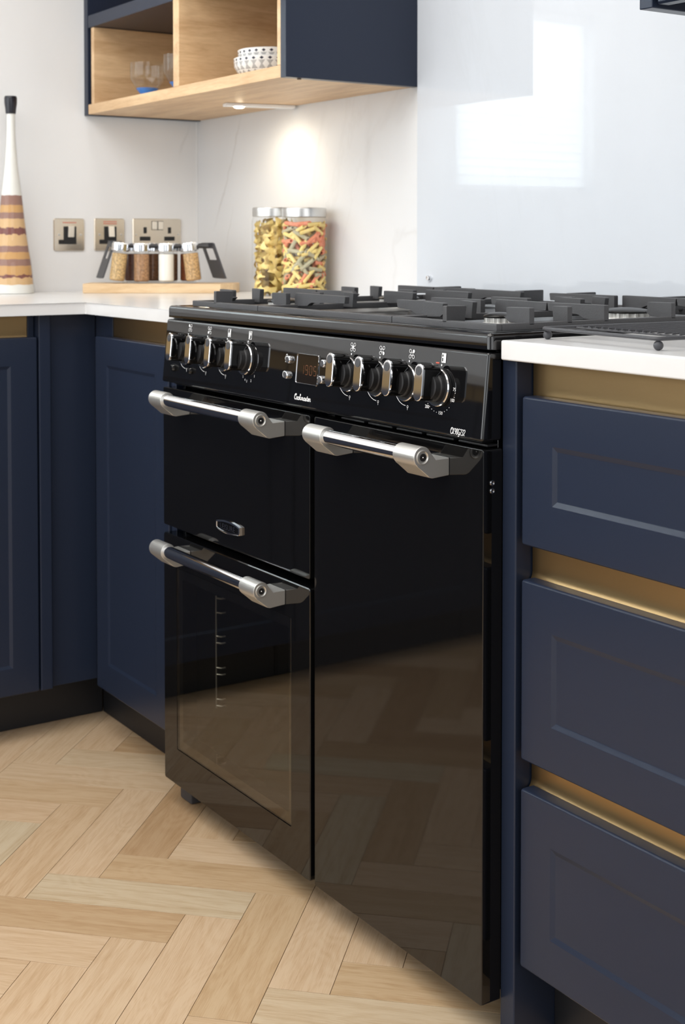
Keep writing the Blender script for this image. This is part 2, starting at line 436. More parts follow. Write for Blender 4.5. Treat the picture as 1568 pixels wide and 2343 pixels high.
FW = Vector((-cos(YAW), sin(YAW), 0)); RT = Vector((sin(YAW), cos(YAW), 0))
CP = Vector(cam.location)
F3 = FW * cos(PITCH) - Vector((0, 0, 1)) * sin(PITCH); U3 = Vector((0, 0, 1)) * cos(PITCH) + FW * sin(PITCH)
def px(p):
    d = Vector(p) - CP; zz = d.dot(F3)
    if zz < .05: return None
    return 784 + FPX * d.dot(RT) / zz, VPP - FPX * d.dot(U3) / zz
def plank_geo(a0, a1, b0, b1, along, tone, rng):
    g = .00042; ch = .0002; dz = rng.uniform(-.0001, .0001)
    def ring(i, zz):
        return [(a0 + i, b0 + i, zz), (a1 - i, b0 + i, zz), (a1 - i, b1 - i, zz), (a0 + i, b1 - i, zz)]
    pts = ring(g, -.004) + ring(g, -ch * .6 + dz) + ring(g + .0001, dz)
    V = [(*toxy(p[0], p[1]), p[2]) for p in pts]
    F = [(8, 9, 10, 11)]
    for k in (0, 4):
        for i in range(4): F.append((k + i, k + (i + 1) % 4, k + 4 + (i + 1) % 4, k + 4 + i))
    ou, ov = rng.uniform(0, 50), rng.uniform(0, 50)
    UV = [((p[0] - a0, p[1] - b0) if along else (p[1] - b0, p[0] - a0)) for p in pts]
    UV = [(u + ou, v + ov) for u, v in UV]
    return V, F, UV, tone
def plank_mesh(name, geos):
    V = []; F = []; U = []; T = []
    for v, f, u, t in geos:
        o = len(V); V += v; F += [tuple(i + o for i in q) for q in f]; U += u; T += [t] * len(f)
    me = bpy.data.meshes.new(name); me.from_pydata(V, [], F)
    uvl = me.uv_layers.new(name='grain')
    li = [0] * len(me.loops); me.loops.foreach_get('vertex_index', li)
    flat = []
    for i in li: flat += U[i]
    uvl.data.foreach_set('uv', flat)
    at = me.attributes.new('tone', 'FLOAT', 'FACE'); at.data.foreach_set('value', T)
    me.materials.append(M['plank']); return me
rng = random.Random(21); near = []; rest = []
for i in range(-34, 44):
    for j in range(-9, 10):
        for along in (True, False):
            a, b = (i + 4 * j, i - 4 * j) if along else (i + 4 * j, i - 4 * j + 1)
            a0, b0 = ab(a, b); a1, b1 = (a0 + PL, b0 + PW) if along else (a0 + PW, b0 + PL)
            cs = [toxy(p, q) for p, q in ((a0, b0), (a1, b0), (a1, b1), (a0, b1))]
            if min(c[0] for c in cs) > 3.2 or max(c[0] for c in cs) < XW or min(c[1] for c in cs) > YW or max(c[1] for c in cs) < -3.2: continue
            if max(c[1] for c in cs) > YW + .08 or min(c[0] for c in cs) < XW - .1: continue
            g = plank_geo(a0, a1, b0, b1, along, min(1, max(0, rng.gauss(.5, .28))), rng)
            vis = False
            for u in range(9):
                for v in range(3):
                    aa = a0 + (a1 - a0) * (u / 8 if along else v / 2); bb = b0 + (b1 - b0) * (v / 2 if along else u / 8)
                    X, Y = toxy(aa, bb); q = px((X, Y, 0))
                    if q and -5 < q[0] < 1573 and 1600 < q[1] < 2350 and Y < .09 and X > -.49: vis = True
            (near if vis else rest).append(g)
for g in near:
    o = bpy.data.objects.new('plank', plank_mesh('plank', [g])); COL.objects.link(o); o.parent = floor
o = bpy.data.objects.new('outer_planks', plank_mesh('outer_planks', rest)); COL.objects.link(o); o.parent = floor; o['kind'] = 'stuff'

# ------------------------------------------------------------------ worktops
L = [(XW, YW), (-.003, YW), (-.003, .022), (-.396, .022), (-.396, -2.2), (XW, -2.2)]
wt = MB().prism(L, lambda x, y, d: (x, y, d), .862, .8857, bev=.003, seg=3).build('worktop', M['quartz'], wn=True)
tag(wt, 'white L-shaped quartz worktop running round the left corner under the jars', 'worktop')
wt2 = MB().box(.9005, 1.62, .022, YW, .862, .8868, bev=.0025, seg=3).build('worktop', M['quartz'], wn=True)
tag(wt2, 'white quartz worktop to the right of the cooker carrying the wire rack', 'worktop')

# ------------------------------------------------------------------ base cabinets
FY = .032          # door plane of the cooker wall
FX = -.412         # door plane of the left run
def jchannel(mb, a0, a1, fn, ztop, zbot, closed_bottom=True, closed_top=False, back=.026, r=.016):
    """profile (depth behind door plane, z): vertical back, cove at bottom (and top)"""
    prof = []
    if closed_top:
        for k in range(7):
            t = radians(90 * k / 6); prof.append((back - r + r * sin(t) , ztop - r + r * cos(t)))
    else: prof.append((back, ztop))
    if closed_bottom:
        for k in range(7):
            t = radians(90 * k / 6); prof.append((back - r + r * cos(t), zbot + r - r * sin(t)))
    else: prof.append((back, zbot))
    th = .0015
    ring0 = [fn(a0, z, d) for d, z in prof]; ring1 = [fn(a1, z, d) for d, z in prof]
    b0 = [fn(a0, z, d + th) for d, z in prof][::-1]; b1 = [fn(a1, z, d + th) for d, z in prof][::-1]
    return mb.rings([ring0 + b0, ring1 + b1])

# right drawer unit
du = empty('drawer_unit', (1.2, .1, 0), 'navy three-drawer base unit to the right of the cooker', 'cabinet')
box('end_panel', M['navy'], du, .8925, .9195, FY, YW - .005, 0, .8615, bev=.002)
f = faceY(FY)
for z0, z1 in ((.6345, .8190), (.3655, .5915), (.1040, .3295)):
    dr = shaker(.9290, 1.560, z0, z1, f).build('drawer_front', M['navy'], du)
    MB().box(.95, 1.55, FY + .0215, .52, z0 + .02, z1 - .06, bev=.001, seg=1).build('drawer_box', M['white_plastic'], dr, wn=True)
jchannel(MB(), .9215, 1.56, f, .8605, .7980).build('gold_channel', M['gold'], du, 'brushed gold finger channel')
jchannel(MB(), .9215, 1.56, f, .650, .5810, True, True).build('gold_channel', M['gold'], du, 'brushed gold finger channel')
jchannel(MB(), .9215, 1.56, f, .385, .3190, True, True).build('gold_channel', M['gold'], du, 'brushed gold finger channel')
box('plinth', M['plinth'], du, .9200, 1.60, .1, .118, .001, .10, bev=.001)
box('end_panel', M['navy'], du, 1.570, 1.597, FY, YW - .005, 0, .8615, bev=.002)

# corner door unit between the cooker and the corner
cd = empty('corner_cabinet', (-.21, .12, 0), 'navy single-door cabinet tucked between the corner and the cooker', 'cabinet')
shaker(-.3757, -.044, .1018, .8180, f).build('door', M['navy'], cd)
box('stile', M['navy'], cd, -.4260, -.3420, FY + .024, FY + .042, .101, .861, bev=.001)
box('end_panel', M['navy'], cd, -.040, -.020, FY + .004, YW - .01, .102, .861, bev=.0015)
jchannel(MB(), -.3410, -.041, f, .8605, .7980).build('gold_channel', M['gold'], cd, 'brushed gold finger channel')
box('carcass', M['navy'], cd, -.340, -.042, FY + .045, YW - .02, .10, .80, bev=.001)
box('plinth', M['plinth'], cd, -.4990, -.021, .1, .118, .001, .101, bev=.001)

# left run
lr = empty('left_run_cabinet', (-.7, -.35, 0), 'navy base cabinet with tall door at the left edge under the striped bottle', 'cabinet')
fx = faceX(FX)
shaker(-.5275, -.0755, .1002, .8177, fx).build('door', M['navy'], lr)
box('carcass', M['navy'], lr, XW + .01, FX - .045, -.528, -.074, .10, .80, bev=.001)
jchannel(MB(), -.5275, -.0880, fx, .8605, .8050).build('gold_channel', M['gold'], lr, 'brushed gold finger channel')
box('stile', M['navy'], lr, FX - .035, FX - .024, -.0870, -.0740, .101, .861, bev=.001)
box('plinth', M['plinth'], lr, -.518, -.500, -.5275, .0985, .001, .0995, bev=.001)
cp = empty('corner_post', (FX, 0, .1), 'narrow navy corner post and filler between the two runs', 'panel')
box('post', M['navy'], cp, FX - .10, FX, -.0725, -.0476, .1002, .8615, bev=.002)
box('filler_panel', M['navy'], cp, FX - .032, FX - .014, -.0474, .0550, .1002, .8615, bev=.001)
for k, y1 in enumerate((-.5305, -1.0825, -1.6345)):
    e = empty('left_run_cabinet', (-.7, y1 - .27, 0), ('navy cabinet of the left run mirrored in the oven door, nearest the photo edge', 'navy cabinet of the left run outside the picture, second beyond the edge', 'navy cabinet of the left run outside the picture, last of the run')[k], 'cabinet')
    shaker(y1 - .549, y1, .1002, .8177, fx).build('door', M['navy'], e)
    box('carcass', M['navy'], e, XW + .01, FX - .045, y1 - .549, y1, .10, .80, bev=.001)
    jchannel(MB(), y1 - .549, y1, fx, .8605, .8050).build('gold_channel', M['gold'], e)
    box('plinth', M['plinth'], e, -.518, -.500, y1 - .549, y1, .001, .0995, bev=.001)

# ------------------------------------------------------------------ wall unit with oak compartments
UY = .2786
wu = empty('wall_unit', (-.5, .43, 1.323), 'navy open wall unit with oak compartments up in the corner', 'shelf')
UT = 1.95
yb = YW - .001
box('side_panel', M['navy'], wu, XW + .0005, -.9775, UY - .001, yb, 1.3215, UT, bev=.001, label='left navy side panel')
box('side_panel', M['navy'], wu, -.0500, -.0300, UY - .003, yb, 1.3225, UT, bev=.001, label='right navy side panel')
box('bottom_board', M['oak'], wu, -.9765, -.0510, UY, yb, 1.3235, 1.3475, bev=.001)
box('back_board', M['oak'], wu, -.9620, -.0690, yb - .012, yb, 1.3480, 1.535, bev=.0)
box('oak_upright', M['oak_up'], wu, -.9620, -.9460, UY + .002, yb - .013, 1.3480, 1.535, bev=.0008)
box('oak_divider', M['oak_up'], wu, -.5126, -.4850, UY + .001, yb - .013, 1.3480, 1.62, bev=.001)
box('oak_upright', M['oak_up'], wu, -.0690, -.0510, UY + .001, yb - .013, 1.3480, 1.62, bev=.001)
box('navy_shelf', M['navy'], wu, -.9765, -.5130, UY, yb - .013, 1.5360, 1.5660, bev=.001)
box('navy_shelf', M['navy'], wu, -.4845, -.0695, UY, yb - .013, 1.5760, 1.6060, bev=.001)
box('back_board', M['gold'], wu, -.9765, -.0510, yb - .011, yb, 1.6065, UT, bev=0, label='gold back of the upper shelf')
box('top_board', M['navy'], wu, -.9765, -.0510, UY, yb, UT - .02, UT, bev=.001)
MB().lathe([(.004, -.0012), (.0045, 0), (.0045, .001)], (-.0421, .313, 1.3215), 14).build('peg', M['brownwood'], wu)

# slim LED bar under it
lb = empty('under_shelf_light', (-.52, .50, 1.32), 'slim under-shelf LED light bar glowing beneath the oak shelf', 'light')
mtx = Matrix.Translation((-.524, .510, 1.3183)) @ Matrix.Rotation(radians(-13), 4, 'Z')
MB().box(-.014, .014, -.088, .078, -.0020, .0050, bev=.0015, seg=2, mtx=mtx).build('housing', M['white_plastic'], lb, wn=True)
MB().lathe([(.011, 0), (.011, -.0018), (.008, -.003)], (-.536, .458, 1.3164), 24).build('led_lens', M['led'], lb)
d = bpy.data.lights.new('under_shelf_lamp', 'SPOT'); d.energy = 2.5; d.color = (1.0, .87, .66); d.spot_size = radians(165); d.spot_blend = .8; d.shadow_soft_size = .06
lo = bpy.data.objects.new('under_shelf_lamp', d); COL.objects.link(lo); lo.location = (-.500, .472, 1.302)
lo.rotation_euler = Vector((-.05, .30, -1)).to_track_quat('-Z', 'Y').to_euler()

# right wall cabinet
wc = empty('wall_cabinet', (1.2, .43, 1.32), 'navy wall cabinet cut off at the top right corner', 'cabinet')
box('end_panel', M['navy'], wc, .8824, .9058, UY, yb, 1.3214, 2.0, bev=.0015)
slab(MB(), .9125, 1.50, 1.3250, 1.99, [(0, .020), (0, .003), (.003, 0)], faceY(UY + .001), .003).build('door', M['navy'], wc)
box('carcass', M['brownwood'], wc, .9065, 1.50, UY + .024, yb, 1.3380, 1.99, bev=.001, label='dark brown underside')

# ------------------------------------------------------------------ range cooker
W = .895
ck = empty('range_cooker', (W / 2, .3, 0), 'glossy black range cooker with three doors in the middle of the run', 'cooker')
B = MB()
for a in ((.012, .022, .033, .585, .05, .872), (.873, .883, .033, .585, .05, .872), (.022, .873, .575, .585, .05, .872), (.022, .873, .033, .575, .862, .872),
          (.022, .873, .033, .575, .05, .060), (.486, .508, .033, .575, .06, .862), (.022, .486, .033, .575, .494, .502), (.508, .873, .040, .050, .06, .862),
          (.022, .486, .040, .050, .502, .862)):
    B.box(*a, bev=.0008, seg=1)
B.build('body', M['enamel'], ck, wn=True)
for x, y in ((.0225, .048), (.82, .140), (.035, .50), (.82, .50)):
    MB().box(x - .022, x + .022, y - .018, y + .02, .0005, .0495, bev=.004, seg=2).build('foot', M['grey_plastic'], ck, wn=True)
# oven cavity behind the window
cv = MB()
for a in ((.046, .050, .036, .45, .10, .455), (.444, .448, .036, .45, .10, .455), (.046, .448, .446, .45, .10, .455), (.046, .448, .036, .45, .096, .10), (.046, .448, .036, .45, .455, .459)):
    cv.box(*a)
cv.build('oven_cavity', M['cavity'], ck, smooth=False)
rl = MB()
for yy in (.077, .30):
    rl.tube([(.0535, yy, .170), (.0535, yy, .374)], .0015, 6)
zz = [.175, .187, .232, .244, .289, .301, .344, .370]
for z in zz:
    rl.tube([(.0535, .077, z), (.0600, .084, z - .001), (.0600, .092, z - .001)], .0016, 6)
rl.build('rack_rail', M['nickel'], ck)
# doors
def plain_door(x0, x1, z0, z1, name):
    return slab(MB(), x0, x1, z0, z1, [(0, .030), (0, .0016), (.0005, .0005), (.0016, 0)], faceY(0), .004).build(name, M['enamel'], ck)
d_up = plain_door(0, .4905, .5040, .7504, 'upper_oven_door')
d_rt = plain_door(.5025, W, .0450, .7504, 'tall_oven_door')
# lower oven door: a frame with a glazed opening
gx0, gx1, gz0, gz1 = .0496, .4365, .1100, .4345
x0, x1, z0, z1 = 0, .4905, .0450, .4900
fr = MB()
outer = rrect(x0, x1, z0, z1, .005, 4); o2 = rrect(x0 + .0014, x1 - .0014, z0 + .0014, z1 - .0014, .0036, 4)
inn = rrect(gx0, gx1, gz0, gz1, .003, 4)
P3 = lambda ps, d: [(u, d, v) for u, v in ps]
inn2 = rrect(gx0 + .018, gx1 - .012, gz0 + .018, gz1 - .018, .004, 4)
fr.rings([P3(inn2, .030), P3(outer, .030), P3(outer, .0014), P3(o2, 0), P3(inn, 0), P3(inn, .0028), P3(inn2, .0030), P3(inn2, .030)], False, False)
d_lo = fr.build('lower_oven_door', M['enamel'], ck)
slab(MB(), gx0 + .0012, gx1 - .0012, gz0 + .0012, gz1 - .0012, [(0, .0026), (0, .0006), (.0006, .0002)], faceY(0), .002).build('oven_window', M['ovenglass'], d_lo)
# door handles
def handle(door, xa, xb, zc):
    ya = -.043
    MB().lathe([(.0105, xa + .038), (.0105, xb - .038)], (0, ya, zc), 28, 'X').build('handle_bar', M['chrome'], door)
    R = .0138; prof = []
    for k in range(17):      # (y, z) outline: round the bar, then a leg back to the door
        t = radians(-30 - 250 * k / 16 - 90 + 70)
        prof.append((ya + R * cos(t), zc + R * sin(t)))
    t0 = radians(20); prof = []
    for k in range(19):
        t = t0 + radians(215) * k / 18
        prof.append((ya + R * cos(t), zc + R * sin(t)))
    prof += [(ya + .0105, zc - .0268), (ya + .016, zc - .0285), (-.0002, zc - .0265), (-.0002, zc - .0035), (ya + .0205, zc - .0065)]
    for s, xe in ((1, xb), (-1, xa)):
        br = MB().prism(prof, lambda y, z, d: (d, y, z), xe - s * .047, xe, bev=.0012, seg=2).build('handle_bracket', M['nickel'], door, wn=True)
        MB().lathe([(.0098, -.0006), (.0094, .0010), (.0082, .0012), (.0066, .0001), (.0060, -.0004)], (xe, ya, zc), 24, 'X').build('bracket_ring', M['nickel'], door) if s > 0 else None
        if s > 0:
            MB().lathe([(.0050, .0006), (.0048, .0012), (.0026, .0012), (.0020, -.0002), (.0006, .0004)], (xe, ya, zc), 20, 'X').build('bracket_screw', M['black'], door)
            MB().sphere((xe + .0006, ya, zc), .0013, 6).build('bracket_screw_head', M['chrome'], door)
handle(d_up, .0570, .4195, .7380)
handle(d_rt, .5590, .8266, .7358)
handle(d_lo, .0570, .4202, .4778)

# badge
fB = faceY(-.0001)
bx, bz = .2450, .5400
def arcpts(w, h, sag, n=10):
    P = []
    for k in range(n + 1): t = -1 + 2 * k / n; P.append((bx + w * t, bz + h + sag * (1 - t * t)))
    for k in range(n + 1): t = 1 - 2 * k / n; P.append((bx + w * t, bz - h - sag * (1 - t * t)))
    return P
bd = MB().rings([[fB(u, v, .0001) for u, v in arcpts(.0405, .0065, .0048)], [fB(u, v, -.0045) for u, v in arcpts(.0400, .0062, .0046)], [fB(u, v, -.0052) for u, v in arcpts(.0385, .0050, .0042)],
                 [fB(u, v, -.0052) for u, v in arcpts(.0372, .0042, .0040)], [fB(u, v, -.0040) for u, v in arcpts(.0368, .0040, .0040)]]).build('badge', M['chrome'], d_up)
MB().poly(arcpts(.0366, .0038, .0039), fB, -.0042).build('badge_face', M['enamel'], d_up)

def text_mesh(txt, size, fn, m, name, parent, d=-.0003, shear=0.0, space=1.0, bold=0.0, extrude=0.0, center=False):
    cu = bpy.data.curves.new('t', 'FONT'); cu.body = txt; cu.size = size; cu.shear = shear; cu.space_character = space; cu.offset = bold
    cu.resolution_u = 3
    if center: cu.align_x = 'CENTER'
    ob = bpy.data.objects.new('t', cu); COL.objects.link(ob)
    dg = bpy.context.evaluated_depsgraph_get(); dg.update()
    me = bpy.data.meshes.new_from_object(ob.evaluated_get(dg))
    COL.objects.unlink(ob); bpy.data.objects.remove(ob)
    bm = bmesh.new(); bm.from_mesh(me); bpy.data.meshes.remove(me)
    for v in bm.verts: v.co = Vector(fn(v.co.x, v.co.y, d))
    mb = MB(); mb.bm.free(); mb.bm = bm
    return mb.build(name, m, parent, smooth=False, recalc=False)
text_mesh('LEISURE', .0125, lambda u, v, d: fB(bx + u * 1.12, bz - .0043 + v, d), M['chrome'], 'badge_lettering', d_up, d=-.0049, center=True, space=1.05)

# control panel (leans back a little)
TH = -math.atan2(.0103, .1106)
pz0, py0 = .7600, -.0027
UPV = Vector((0, -sin(TH), cos(TH))); NRM = Vector((0, -cos(TH), -sin(TH)))
def pan(x, z, d):      # d: distance out of the panel is negative d
    return Vector((x, py0, pz0)) + UPV * ((z - pz0) / cos(TH)) - NRM * d
cpn = MB().prism([(py0, .7600), (.0080, .8715), (.030, .8715), (.030, .7600)], lambda y, z, d: (d, y, z), 0, W, bev=.0040, seg=3).build('control_panel', M['gloss'], ck, wn=True)
vent = MB()
for k in range(5):
    x = .56 + k * .068
    vent.box(x, x + .058, .010, .028, .7525, .7555, bev=.001, seg=2)
vent.build('vent_slot', M['black'], ck, wn=True)
MB().box(.02, .875, .014, .032, .7560, .7598).build('vent_strip', M['black'], ck, smooth=False)

# hob tray
slab(MB(), -.001, W + .001, .0095, .570, [(0, -.8745), (0, -.8895), (.0018, -.8935), (.0045, -.8952), (.0125, -.8955), (.022, -.8905), (.032, -.8895)],
     lambda u, v, d: (u, v, -d), .008).build('hob_tray', M['gloss'], ck)

MB().box(.033, .862, .0440, .5360, .8888, .8899, bev=.0004, seg=1).build('hob_plate', M['hob_plate'], ck)
# knobs
KZ = .8200
base_p = MB()
base_p.lathe([(.0245, -.0003), (.0245, -.0050), (.0235, -.0062), (.0190, -.0066), (.0185, -.0110), (.0170, -.0125), (.0168, -.0200), (.014, -.0215)], (0, 0, 0), 36, 'Y')
k0 = base_p.build('knob', M['black'], ck, local=True)
lev = slab(MB(), -.0090, .0090, -.0185, .0290, [(0, -.0080), (0, -.0345), (.0015, -.0355)], lambda u, v, d: (u, d, v), .0085).build('knob_lever', M['enamel'], k0, local=True)
trim = MB()
outer = rrect(-.0090, .0090, -.0150, .0320, .0085, 6)
slab(trim, -.0092, .0092, -.0187, .0292, [(0, -.0335), (0, -.0360), (.0010, -.0368)], lambda u, v, d: (u, d, v), .0087)
tr_o = trim.build('knob_face', M['chrome'], k0, local=True)
dot = MB().lathe([(.0060, -.0367), (.0060, -.0374), (.0050, -.0374)], (0, 0, .0203), 20, 'Y').build('knob_dot', M['grey_plastic'], k0, local=True)
ring_ = MB().lathe([(.0247, -.0046), (.0250, -.0054), (.0240, -.0068), (.0228, -.0068)], (0, 0, 0), 40, 'Y', False, False).build('knob_rim', M['chrome'], k0, local=True)
kx = [.0889, .1592, .2281, .2977, .5937, .6640, .7325, .8030]
for i, x in enumerate(kx):
    p = pan(x, KZ, 0) - ORG[ck][0]
    if i == 0: k = k0; kids = list(k0.children)
    else:
        k = copy_child(k0, ck)
        for c in kids: copy_child(c, k)
    k.location = p; k.rotation_euler = (TH, 0, 0)
# buttons
bt0 = None
for x, z in ((.4290, .8292), (.4252, .8055), (.5260, .8304), (.5225, .8063), (.0456, .7876), (.1103, .7873)):
    if bt0 is None:
        bt0 = MB().lathe([(.0062, 0), (.0062, -.0030), (.0056, -.0040), (.0054, -.0048), (.0046, -.0054)], (0, 0, 0), 20, 'Y').build('button', M['chrome'], ck, local=True)
        bf0 = MB().lathe([(.0045, -.0050), (.0045, -.0056), (.0030, -.0058)], (0, 0, 0), 20, 'Y').build('button_face', M['grey_plastic'], bt0, local=True)
        b = bt0
    elif x > .2:
        b = copy_child(bt0, ck); copy_child(bf0, b)
    else:
        b = MB().lathe([(.0060, 0), (.0060, -.0030), (.0050, -.0045), (.0046, -.0065), (.0036, -.0072)], (0, 0, 0), 20, 'Y').build('button', M['enamel'], ck, 'black button', local=True)
    b.location = pan(x, z, 0) - ORG[ck][0]; b.rotation_euler = (TH, 0, 0)
# display
fp = pan
dsp = MB()
dx0, dx1, dz0, dz1 = .4490, .5110, .7950, .8412
dsp.rings([[fp(u, v, -.0002) for u, v in rrect(dx0, dx1, dz0, dz1, .004)], [fp(u, v, -.0016) for u, v in rrect(dx0 + .0005, dx1 - .0005, dz0 + .0005, dz1 - .0005, .004)],
           [fp(u, v, -.0016) for u, v in rrect(dx0 + .0015, dx1 - .0015, dz0 + .0015, dz1 - .0015, .003)], [fp(u, v, -.0004) for u, v in rrect(dx0 + .0022, dx1 - .0022, dz0 + .0022, dz1 - .0022, .003)]], False, False)
ds = dsp.build('display_bezel', M['dark_chrome'], ck)
MB().poly(rrect(dx0 + .0022, dx1 - .0022, dz0 + .0022, dz1 - .0022, .003), fp, -.0005).build('display_screen', M['screen'], ck)
SEG = {'1': 'bc', '9': 'abcdfg', '0': 'abcdef', '5': 'acdfg'}
def seg7(mb, ch, x, z, w, h):
    t = .0011; g = .0005
    L = {'a': ((0, h), (w, h)), 'd': ((0, 0), (w, 0)), 'g': ((0, h / 2), (w, h / 2)), 'b': ((w, h / 2), (w, h)), 'c': ((w, 0), (w, h / 2)), 'f': ((0, h / 2), (0, h)), 'e': ((0, 0), (0, h / 2))}
    for s in SEG[ch]:
        (a, b), (c, e) = L[s]
        if a == c: b += g; e -= g
        else: a += g; c -= g
        mb.ribbon([(x + a, z + b), (x + c, z + e)], t, fp, -.0008)
dg7 = MB()
for i, ch in enumerate('1905'): seg7(dg7, ch, .4640 + i * .0115, .8105, .0066, .0135)
dg7.build('display_digits', M['amber'], ck)

# printed marks on the panel
def circ(cx, cz, r, n=16, a0=0, a1=360):
    return [(cx + r * cos(radians(a0 + (a1 - a0) * k / n)), cz + r * sin(radians(a0 + (a1 - a0) * k / n))) for k in range(n + (0 if a1 - a0 == 360 else 1))]
def burner_icon(x, z, hot):
    mb = MB(); s = .0037
    for i, (du_, dv) in enumerate(((-1, 1), (1, 1), (-1, -1), (1, -1), (0, 0))):
        c = circ(x + du_ * s, z + dv * s, .0023)
        if i == hot: mb.poly(c, fp, -.0003)
        else: mb.ribbon(c, .0006, fp, -.0003, True)
    mb.build('burner_symbol', M['white_print'], ck, smooth=False)
def oven_icon(x, z, full):
    mb = MB(); w, h = .0044, .0062
    if full:
        mb.poly([(x - w, z - h), (x + w, z - h), (x + w, z + h), (x - w, z + h)], fp, -.0003)
    else:
        mb.ribbon([(x - w, z - h), (x + w, z - h), (x + w, z + h), (x - w, z + h)], .0011, fp, -.0003, True)
    return mb
IZ = .8590
burner_icon(.0945, IZ + .001, 0); burner_icon(.1650, IZ + .0005, 2)
i3 = oven_icon(.2340, IZ, False); i3.poly([(.2310, IZ - .005), (.2338, IZ - .005), (.2338, IZ + .0005), (.2310, IZ + .0005)], fp, -.0004).poly([(.2348, IZ - .005), (.2372, IZ - .005), (.2372, IZ + .005), (.2348, IZ + .005)], fp, -.0004)
i3.build('oven_symbol', M['white_print'], ck, smooth=False)
i4 = oven_icon(.3030, IZ, False); i4.poly([(.3000, IZ - .005), (.3028, IZ - .005), (.3028, IZ + .005), (.3000, IZ + .005)], fp, -.0004).poly([(.3040, IZ + .000), (.3058, IZ + .000), (.3058, IZ + .005), (.3040, IZ + .005)], fp, -.0004)
i4.build('oven_symbol', M['white_print'], ck, smooth=False)
burner_icon(.5966, IZ, 4); burner_icon(.6680, IZ, 3); burner_icon(.7370, IZ, 1)
i8 = oven_icon(.8065, IZ - .0005, True); i8.build('oven_symbol', M['white_print'], ck, smooth=False)
MB().poly([(.8032, IZ + .001), (.8055, IZ + .001), (.8055, IZ + .004), (.8032, IZ + .004)], fp, -.0005).poly([(.8032, IZ - .005), (.8055, IZ - .005), (.8055, IZ - .0005), (.8032, IZ - .0005)], fp, -.0005).build('oven_symbol_detail', M['black'], ck, smooth=False)
MB().box(.7905, .7975, -.0003, .0012, -.0010, .0010, bev=.0004, seg=1, mtx=Matrix.Translation(pan(0, .8512, -.0003))).build('indicator_lamp', M['red_print'], ck)
mk = MB()
for x in kx: mk.poly(circ(x, .8490, .0014, 10), fp, -.0003)
for i, x in enumerate(kx):
    if i in (0, 1, 2, 4, 5, 6):
        mk.ribbon(circ(x, KZ, .0305, 14, 200, 268), .0008, fp, -.0003)
        mk.ribbon(circ(x + .0035, KZ - .0315, .0016, 8), .0006, fp, -.0003, True)
        mk.ribbon([(x + .0035, KZ - .036), (x + .0035, KZ - .033)], .0006, fp, -.0003)
for k in range(14): mk.poly(circ(kx[7] + .0325 * cos(radians(-8 - k * 9.8)), KZ + .0325 * sin(radians(-8 - k * 9.8)), .0006, 6), fp, -.0003) if k not in (3, 8) else None
mk.build('dial_marks', M['white_print'], ck, smooth=False)['kind'] = 'stuff'
for t, x, z in (('75', .8300, .8180), ('100', .8255, .8040), ('150', .8030, .7855), ('200', .7740, .7910)):
    text_mesh(t, .0062, lambda u, v, d, x=x, z=z: fp(x + u, z + v, d), M['white_print'], 'dial_number', ck)
for t, x, z in (('5', .2880, .7900), ('4', .2950, .7855), ('3', .3010, .7838), ('2', .3140, .7855), ('1', .3240, .7935)):
    text_mesh(t, .0058, lambda u, v, d, x=x, z=z: fp(x + u, z + v, d), M['white_print'], 'dial_number', ck)
cl = MB(); cl.ribbon(circ(.4155, .8060, .0048), .0007, fp, -.0003, True); cl.ribbon([(.4155, .8095), (.4155, .8060), (.4180, .8060)], .0007, fp, -.0003)
cl.build('clock_symbol', M['white_print'], ck, smooth=False)
fn_ = MB()
for a in (90, 210, 330): fn_.ribbon(circ(.4190 + .0028 * cos(radians(a)), .8320 + .0028 * sin(radians(a)), .0022, 10), .0007, fp, -.0003, True)
fn_.ribbon([(.4165, .8275), (.4160, .8245)], .0008, fp, -.0003); fn_.ribbon([(.4195, .8275), (.4200, .8245)], .0008, fp, -.0003)
fn_.build('minute_minder_symbol', M['white_print'], ck, smooth=False)

